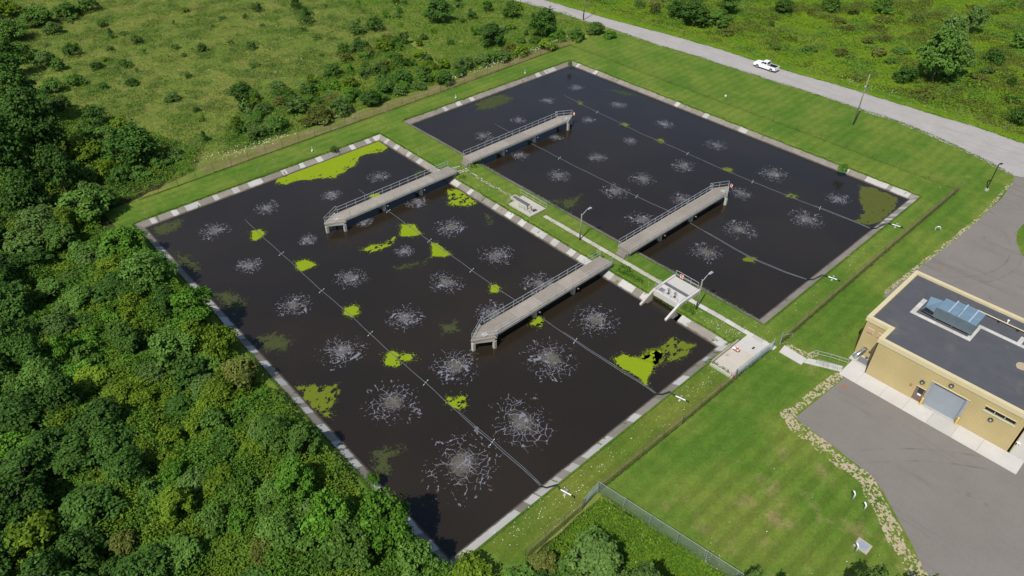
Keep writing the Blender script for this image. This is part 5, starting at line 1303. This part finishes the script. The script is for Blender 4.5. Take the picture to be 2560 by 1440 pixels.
ADJ = {'dark': 'dark green', 'mid': 'mid green', 'bright': 'bright green', 'yellow': 'yellowish green', 'grey': 'greyish green', 'red': 'reddish brown'}
def zone(u, v):
    if u < 17 and v > 82: return 'below the near pond'
    if u < 0 and v > 60: return 'by the near pond corner'
    if u < 0 and v > 22: return ('beside the left bank' if u > -10 else 'in the mid thicket' if u > -18 else 'at the left edge') + (', upper half' if v < 40 else ', lower half')
    if u < 4 and v > -8: return ('in the upper left thicket' if u < -15 else 'in the upper thicket') + (' near the bank' if u > -9 else '')
    if u < 16 and v > -60: return 'in the left grove'
    if u > 126: return 'beyond the gravel road' + (', far part' if u > 165 else ', near part')
    if u > 76 and v < -24: return 'in the green left of the road'
    if v > -26 and u > 22: return 'in the fence shrub band' + (', left part' if u < 50 else ', right part' if u > 75 else ', middle part')
    return 'in the upper left meadow' + (', near half' if v > -60 else ', far half')
TREETYPE = {'B': 'bush', 'T': 'tree', 'P': 'poplar', 'C': 'juniper', 'W': 'low shrub'}
PLUR = {'B': 'bushes', 'T': 'trees', 'P': 'poplars', 'C': 'junipers', 'W': 'low shrubs'}
NUM = ['no', 'one', 'two', 'three', 'four', 'five', 'six', 'seven', 'eight', 'nine', 'ten', 'eleven', 'twelve', 'thirteen', 'fourteen', 'fifteen', 'sixteen', 'seventeen', 'eighteen', 'nineteen', 'twenty']
NTH = ORD + ['ninth', 'tenth', 'eleventh', 'twelfth', 'thirteenth', 'fourteenth', 'fifteenth', 'sixteenth', 'seventeenth', 'eighteenth', 'nineteenth', 'twentieth']
UNNAMED = {}
def later(root, u, v, h, k, mt):
    """plants without a label of their own are told apart by their order from the left in the picture"""
    p = Vector((u, -v, LAND)) - CAM
    size = '' if k == 'W' else ('tall ' if h > (2.6 if k == 'B' else 4.6) else 'lower ')
    UNNAMED.setdefault((size + ADJ[mt], k, zone(u, v)), []).append((p.dot(rt) / p.dot(fw), root))
def name_plants():
    for (adj, k, zn), lst in UNNAMED.items():
        lst.sort(key=lambda q: q[0]); n = len(lst)
        for i, (_, root) in enumerate(lst):
            root['group'] = f'{adj} {PLUR[k]} {zn}'
            root['label'] = f'{adj} {TREETYPE[k]} {zn}' if n == 1 else f'{adj} {TREETYPE[k]} {zn}, {NTH[min(i, 19)]} of {NUM[min(n, 20)]} from left'
            if n == 1: del root['group']
placed = []
for u, v, h, r, k, mt, lab in PLANTS:
    placed.append((u, v, r))
    if lab: plant(u, v, h, r, k, mt, lab)
    else: later(plant(u, v, h, r, k, mt, None), u, v, h, k, mt)

def nz(u, v, f, s): return float(fbm(np.array([u * f]), np.array([v * f]), s, 3)[0])
def fill(poly, spacing, pick, tries, n_max, margin=.06, keepout=.62):
    xs = [p[0] for p in poly]; ys = [p[1] for p in poly]; n = 0
    for _ in range(tries):
        u = prg.uniform(min(xs), max(xs)); v = prg.uniform(min(ys), max(ys))
        if not in_poly(np.array([u]), np.array([v]), poly)[0]: continue
        k, h, r, mt = pick(u, v)
        if -40 < u < 2 and -2 < v < 82 and u + r * .9 > -2.4 - 1.5 * nz(u, v, .15, 9): continue
        if not visible(np.array([u]), np.array([v]), LAND + h * .6, margin)[0]: continue
        if any((u - a) ** 2 + (v - b) ** 2 < (spacing * .5 * (1 if r < 2 else r / 2) + c * keepout) ** 2 for a, b, c in placed): continue
        placed.append((u, v, r)); n += 1
        later(plant(u, v, h, r, k, mt, None), u, v, h, k, mt)
        if n >= n_max: break
    return n
def pick_thicket(u, v):
    q = nz(u, v, .09, 3); w = prg.random()
    mt = 'yellow' if q > .58 and w < .7 else 'red' if q < .40 and w < .45 and v > 25 else prg.choice(['mid', 'mid', 'bright', 'mid', 'grey', 'dark', 'yellow'])
    if u < -19 and prg.random() < .55: return 'T', prg.uniform(4, 6.5), prg.uniform(2.2, 3.4), 'dark'
    if prg.random() < .25: return 'T', prg.uniform(3.0, 5.0), prg.uniform(1.5, 2.6), mt
    return 'B', prg.uniform(1.6, 3.0), prg.uniform(1.2, 2.6), mt
fill([(-70, -12), (-14, -10), (-6, 0), (-3.4, 6), (-3.2, 80), (3, 86), (9, 87), (12, 86.5), (12.6, 92), (13, 100), (14, 112), (-70, 112)], 1.5, pick_thicket, 9000, 135, .10, .5)
fill([(-20, -70), (2, -64), (10, -34), (15, -18), (11, -13), (2, -12), (-10, -10), (-30, -12)], 1.6, lambda u, v: ('B', prg.uniform(1.6, 3.5), prg.uniform(1.4, 2.6), prg.choice(['mid', 'dark', 'grey', 'mid', 'yellow'])), 1500, 40)
fill([(23.7, -22), (31.9, -29), (47, -30), (66, -42), (80.9, -43), (74, -20), (86.8, -17), (108, -15.5), (106, -12.6), (79, -12.8), (54, -12.8), (38, -13), (25, -13.2)], 1.3, lambda u, v: ('B' if prg.random() < .7 else 'W', prg.uniform(1.2, 2.6), prg.uniform(1.1, 2.2), prg.choice(['grey', 'mid', 'mid', 'grey', 'yellow', 'red', 'bright'])), 2500, 60)
fill([(13, -150), (80, -120), (84, -60), (66, -36), (40, -32), (22, -22), (14, -20), (8, -50), (-4, -90)], 4.2, lambda u, v: ('W', prg.uniform(.6, 1.3), prg.uniform(.7, 1.6), prg.choice(['grey', 'grey', 'mid', 'grey', 'yellow'])), 2500, 34, .03)
fill([(84, -60), (78, -24), (96, -17), (112, -14.5), (119, -24), (120, -60), (118, -90), (90, -90)], 3.2, lambda u, v: ('B' if prg.random() < .4 else 'W', prg.uniform(.9, 2.2), prg.uniform(1.0, 2.0), prg.choice(['mid', 'bright', 'mid', 'yellow', 'grey'])), 1500, 34, .03)
fill([(137, -60), (139, -10), (141, 30), (143, 85), (200, 95), (260, 60), (240, -40), (190, -90)], 4.6, lambda u, v: ('W' if prg.random() < .8 else 'B', prg.uniform(.6, 1.5), prg.uniform(1.2, 3.2), prg.choice(['mid', 'bright', 'red', 'red', 'yellow', 'mid', 'red'])), 2500, 46, .03)

name_plants()
# leafy ground cover: too many to count, one object for each kind
def cover(name, poly, dens, size, hfun, mat, seed, asp=.5, upright=.6, keep=None, cat_z=.85):
    rg = np.random.default_rng(seed)
    xs = [p[0] for p in poly]; ys = [p[1] for p in poly]
    n = int((max(xs) - min(xs)) * (max(ys) - min(ys)) * dens)
    u = rg.uniform(min(xs), max(xs), n); v = rg.uniform(min(ys), max(ys), n)
    ok = in_poly(u, v, poly) & visible(u, v, LAND, .05)
    if keep is not None: ok &= keep(u, v, rg)
    u, v = u[ok], v[ok]; top = hfun(u, v); z = LAND - .02 + top * rg.uniform(.35, 1.0, len(u)) ** .7
    N = rg.normal(size=(len(u), 3)) * .6 + np.array([-.15, 0, upright * 1.5])
    P, F = leaf_verts(np.stack([u, -v, z], 1), N, size, rg, asp)
    c = np.array([P[:, 0].mean(), P[:, 1].mean(), LAND], dtype=np.float32)
    o = link(name, np_mesh(name, P - c, F, mat), None, tuple(float(x) for x in c)); tag(o, kind='stuff'); return o
hump = lambda f, a, b, s: (lambda u, v: a + b * np.clip(fbm(u * f, v * f, s, 4) * 2 - .55, 0, 1.2))
cover('undergrowth', [(-70, -14), (-14, -12), (-4.5, 0), (-2.9, 6), (-2.6, 78), (2, 84.3), (8.6, 84.5), (9.6, 90), (10.0, 98), (11.5, 114), (-70, 114)], 90, .31, hump(.24, .45, 2.4, 3), MAT['under'], 1)
cover('left_undergrowth', [(-30, -70), (2, -64), (11, -34), (17, -18), (13, -11), (4, -9), (-3, -8), (-6, -3), (-14, -11), (-30, -14)], 34, .32, hump(.25, .3, 1.3, 5), MAT['under'], 2)
cover('fence_band_undergrowth', [(20, -14), (24, -22), (32, -30), (47, -31), (66, -42), (81, -43), (75, -20), (87, -17), (112, -15), (110, -11.9), (79, -12.4), (54, -12.4), (38, -12.4), (25, -12.6)], 26, .30, hump(.28, .2, .9, 7), MAT['under'], 3)
cover('meadow_weeds', [(10, -160), (84, -130), (86, -60), (80, -38), (66, -34), (46, -26), (24, -12.5), (13, -13.5), (12, -25), (4, -60), (-10, -100)], 16, .28, hump(.38, .08, .95, 9), MAT['mleaf'], 4, .42)
cover('lush_weeds', [(86, -120), (82, -40), (76, -20), (92, -14), (113, -11.5), (123.5, -13), (124, -26), (121.8, -60), (121.8, -120)], 18, .32, hump(.3, .10, 1.0, 11), MAT['lush'], 5, .5)
cover('roadside_weeds', [(133, -110), (132.5, -30), (135.5, -2), (137.2, 20), (138.4, 50), (139.4, 70), (138.6, 92), (215, 100), (300, 70), (280, -90), (200, -150)], 10, .34, hump(.26, .08, 1.0, 13), MAT['rleaf'], 6, .5)
clump = lambda f, s, t: (lambda u, v, rg: (fbm(u * f, v * f, s, 3) + rg.uniform(-.05, .05, u.shape)) > t)
cover('meadow_weed_clumps', [(10, -160), (84, -130), (86, -60), (80, -38), (66, -34), (46, -26), (24, -13), (15, -14), (14, -25), (4, -60), (-10, -100)], 22, .28, hump(.5, .25, .6, 19), LEAF['grey'], 14, .45, keep=clump(.34, 23, .61))
cover('meadow_green_clumps', [(10, -160), (84, -130), (86, -60), (80, -38), (66, -34), (46, -26), (24, -13), (15, -14), (14, -25), (4, -60), (-10, -100)], 18, .28, hump(.5, .2, .5, 29), LEAF['mid'], 15, .45, keep=clump(.21, 43, .60))
cover('roadside_weed_clumps', [(137, -110), (137, -30), (138, 20), (139.8, 50), (140.4, 70), (139.8, 92), (215, 100), (300, 70), (280, -90), (200, -150)], 16, .36, hump(.4, .3, .9, 21), LEAF['red'], 16, .5, keep=clump(.17, 33, .58))
cover('roadside_green_clumps', [(137, -110), (137, -30), (138, 20), (139.8, 50), (140.4, 70), (139.8, 92), (215, 100), (300, 70), (280, -90), (200, -150)], 14, .36, hump(.4, .3, .9, 22), LEAF['mid'], 17, .5, keep=clump(.24, 53, .59))
cover('road_verge_grass', [(130.6, -40), (132, -15), (134.2, 1), (135.6, 20), (135.8, 34), (136.9, 50), (137.6, 70), (138.0, 90), (139.2, 90), (139, 60), (137.6, 20), (135.8, -2), (133, -30), (131.5, -45)], 10, .26, hump(.3, .05, .25, 15), MAT['tuft'], 7, .35)
cover('corner_weeds', [(8.2, 84.3), (13.6, 84.1), (15.9, 84.0), (17.6, 96.5), (19.9, 114), (11, 114), (9.6, 98), (9.0, 90)], 75, .26, hump(.5, .15, .5, 17), MAT['lush'], 8, .35)

def ground_z(u, v):
    """land height, falling towards the linings on the short grass bank"""
    d = np.full(u.shape, 9.0)
    for p in (P1, P2):
        dx = np.maximum(np.maximum(p[0] - u, u - p[1]), 0); dy = np.maximum(np.maximum(p[2] - v, v - p[3]), 0)
        d = np.minimum(d, np.maximum(dx, dy))
    return np.interp(d, [0, OFF, BK], [0, RIM, LAND])

# ragged grass along concrete and gravel edges
def edge_tufts(name, lines, per_m, spread, size, mat, seed, hmax=.16, asp=.3):
    rg = np.random.default_rng(seed); UU, VV = [], []
    for a, b in lines:
        L = math.dist(a, b); n = int(L * per_m); q = rg.random(n)
        u = a[0] + (b[0] - a[0]) * q; v = a[1] + (b[1] - a[1]) * q; nx, ny = -(b[1] - a[1]) / L, (b[0] - a[0]) / L
        s = spread * (rg.normal(size=n) * .5 + .9 * (fbm(u * .9, v * .9, seed, 3) - .5) * 2)
        UU.append(u + nx * s); VV.append(v + ny * s)
    u = np.concatenate(UU); v = np.concatenate(VV); ok = visible(u, v, LAND, .02); u, v = u[ok], v[ok]
    z = ground_z(u, v) + .03 + rg.random(len(u)) * hmax
    N = rg.normal(size=(len(u), 3)) + np.array([0, 0, .9])
    P, F = leaf_verts(np.stack([u, -v, z], 1), N, size, rg, asp)
    c = np.array([P[:, 0].mean(), P[:, 1].mean(), LAND], dtype=np.float32)
    o = link(name, np_mesh(name, P - c, F, mat), None, tuple(float(x) for x in c)); tag(o, kind='stuff')
e1, e2 = OFF + .12, OFF + .12
edge_tufts('pond_edge_grass', [((-e1, -e1), (46.3, -e1)), ((46.38, 79.5), (46.38, -1.3)), ((-1.38, -1), (-1.38, 79)),
    ((52.9, -2.98), (102.1, -2.98)), ((102.23, -2.9), (102.23, 80.4))], 60, .16, .19, MAT['tuft'], 31)
edge_tufts('far_side_edge_grass', [((102, 80.7), (53, 80.7)), ((52.6, 80.4), (52.6, -2.9)), ((-1.3, 79.95), (46.3, 79.95))], 40, .10, .13, MAT['tuft'], 37, .05)
edge_tufts('path_edge_grass', [((48.85, 41), (48.9, 84)), ((49.8, 84), (49.75, 41)), ((47.1, 34), (47.1, 40.5)), ((47, 40.5), (50.8, 40.5)), ((49.2, 22), (49.3, 34)), ((48.4, 20), (50, 22))], 26, .10, .15, MAT['tuft'], 32, .08)
edge_tufts('fence_line_grass', [((108.5, -9.6), (108.5, 84.2)), ((2, -7.6), (108.5, -9.6)), ((16, 83.5), (48.9, 84)), ((50.7, 84.2), (108.5, 84.2)), ((16, 83.4), (18.7, 102))], 12, .15, .22, MAT['tuft'], 33, .16)
edge_tufts('road_edge_grass', list(zip(lower[1:-1], lower[2:])) + list(zip(upper[1:-1], upper[2:])), 22, .35, .24, MAT['tuft'], 34, .14)
edge_tufts('slab_edge_weeds', [((48.9, 83.75), (41, 83.75)), ((41, 83.9), (41, 80)), ((45.5, 79.2), (47.5, 80.2)), ((40.7, 79.5), (42.3, 79.7))], 50, .25, .24, MAT['lush'], 35, .5)
edge_tufts('bank_weeds', [((45.2, 30), (46.2, 30.2)), ((45.0, 77.3), (45.9, 78)), ((52.9, 19), (53.4, 27)), ((53, 32), (53.4, 44)), ((53.1, 60), (53.2, 79)), ((101.2, 8), (101.6, 8.4)), ((101.1, 14), (101.5, 14.4)), ((101.2, 66.5), (101.9, 67)), ((89, 79.3), (89.5, 79.9)), ((72, 79.3), (72.4, 79.6)), ((60, 79.3), (60.4, 79.6))], 9, .22, .34, MAT['lush'], 36, .55, .25)
edge_tufts('berm_weeds', [((47.2, 59.2), (47.4, 64)), ((47.0, 60), (48.4, 61)), ((47.1, 70.9), (47.4, 73.0)), ((47.6, 70.8), (48.3, 72.2)), ((47.3, 54), (47.6, 56)), ((48, 59), (48.6, 60.5)), ((46.9, 22.4), (47.6, 23.4)), ((50.6, 21.2), (51.8, 21.6))], 60, .5, .26, MAT['lush'], 38, .4, .4)

jr = random.Random(77)
jl = []
for p, sides in ((P1, 'NESW'), (P2, 'NE')):
    for sd_ in sides:
        Ls = (p[3] - p[2]) if sd_ in 'EW' else (p[1] - p[0])
        for _ in range(int(Ls / 6)):
            q = jr.uniform(1, Ls - 1); a, b = sorted((jr.uniform(.1, 1.2), jr.uniform(.1, 1.25)))
            if sd_ == 'N': jl.append(((p[0] + q, p[2] - a), (p[0] + q + .05, p[2] - b - .1)))
            elif sd_ == 'S': jl.append(((p[0] + q, p[3] + a), (p[0] + q + .05, p[3] + b + .1)))
            elif sd_ == 'E': jl.append(((p[1] + a, p[2] + q), (p[1] + b + .1, p[2] + q + .05)))
            else: jl.append(((p[0] - a, p[2] + q), (p[0] - b - .1, p[2] + q + .05)))
edge_tufts('joint_weeds', jl, 36, .05, .17, MAT['lush'], 39, .12, .4)

# dried clippings and gravel along the yard, stones along the far kerb
def spot_strip(name, line, width, cs, keep, seed, mat, z=LAND + .016):
    xs = [p[0] for p in line]; ys = [p[1] for p in line]; U0, V0 = min(xs) - width, min(ys) - width
    nx = int((max(xs) - min(xs) + 2 * width) / cs); ny = int((max(ys) - min(ys) + 2 * width) / cs)
    X, Y = np.meshgrid(U0 + (np.arange(nx) + .5) * cs, V0 + (np.arange(ny) + .5) * cs); d = np.full(X.shape, 1e9)
    for a, b in zip(line[:-1], line[1:]):
        ex, ey = b[0] - a[0], b[1] - a[1]; t_ = np.clip(((X - a[0]) * ex + (Y - a[1]) * ey) / (ex * ex + ey * ey), 0, 1)
        d = np.minimum(d, np.hypot(X - a[0] - t_ * ex, Y - a[1] - t_ * ey))
    m = (d < width * (.5 + .8 * (fbm(X * .6, Y * .6, seed, 3) - .25))) & (fbm(X * 5.5, Y * 5.5, seed + 1, 2) * .7 + .3 * fbm(X * .8, Y * .8, seed + 2, 2) > keep)
    c = (float(np.mean(xs)), float(np.mean(ys)))
    o = link(name, mask_mesh(name, U0 - c[0], V0 - c[1], m, cs, 0, mat, .4, seed), None, (c[0], -c[1], z)); tag(o, kind='stuff')
spot_strip('gravel_border', [(40.6, 91.5), (39.8, 92.6), (39.2, 97), (38.7, 101.6), (36.5, 104.6), (33.5, 107.8), (31.5, 111.2), (29.4, 114)], 1.25, .065, .50, 51, MAT['sand'])
spot_strip('yard_corner_gravel', [(51.0, 92.2), (46, 91.7), (41.5, 91.4)], .75, .065, .51, 55, MAT['sand'])
spot_strip('kerb_stones', [(118, 89.4), (104, 90.0), (94.4, 89.7), (81, 89.0), (71.5, 88.5)], .42, .11, .53, 52, MAT['sand'])
spot_strip('bare_soil', [(51.3, 85.4), (51.5, 87.9), (52.6, 88.2)], .6, .09, .5, 53, MAT['sand'])
spot_strip('road_shoulder', [(127.5, 57), (127.7, 65), (126.5, 73), (124.5, 81), (122, 87.8)], 1.0, .12, .55, 54, MAT['gravel'])

# white flowers: clover in the lawn, umbels along the fence
def flowers(name, spots, size, seed, z0=.05, z1=.18):
    rg = np.random.default_rng(seed); C = []
    for u, v, su, sv, n in spots:
        C.append(np.stack([rg.normal(u, su, n), -rg.normal(v, sv, n), LAND + rg.uniform(z0, z1, n)], 1))
    C = np.concatenate(C)
    u, v = C[:, 0], -C[:, 1]
    wet = ((u > -1.2) & (u < 46.2) & (v > -1.2) & (v < 79.6)) | ((u > 53) & (u < 102) & (v > -2.8) & (v < 80.3))
    C = C[~wet]
    C = C[rg.random(len(C)) < .62]
    P, F = leaf_verts(C, rg.normal(size=(len(C), 3)) * .3 + np.array([0, 0, 1]), size, rg, .9)
    c = np.array([P[:, 0].mean(), P[:, 1].mean(), LAND], dtype=np.float32)
    o = link(name, np_mesh(name, P - c, F, MAT['flower']), None, tuple(float(x) for x in c)); tag(o, kind='stuff')
flowers('clover_flowers', [(47.6, 76.5, .6, 2.6, 170), (48.2, 79.2, .8, .5, 60), (50.5, 80, 1.2, 1.5, 50), (33, 82, 3, .8, 70), (20, 81.8, 4, .9, 90), (10, 81.5, 4, 1.0, 130), (38, 81.6, 2, .8, 70), (48, 62, 1, 6, 40), (48, 26, .8, 3, 40),
    (49.5, 10, 2.2, 8, 70), (70, -5.5, 18, .8, 120), (30, -4.5, 12, 1.2, 110), (105, 40, 1.2, 30, 70), (104, 62, .8, .8, 30), (80, 82, 16, .8, 100), (25, 100, 6, 6, 40), (15, 90, 1, 3, 40), (18.3, 96, .5, 1.2, 30)], .095, 61)
flowers('umbel_flowers', [(102, -12.4, 6, .35, 420), (90, -11.9, 6, .35, 260), (76, -11.8, 6, .4, 120), (25, -11.4, 4, .8, 200), (18, -13, 3, .8, 80), (138.5, 55, .7, 9, 60), (60, -60, 25, 25, 110), (40, -12, 10, .5, 60)], .17, 62, .4, 1.0)
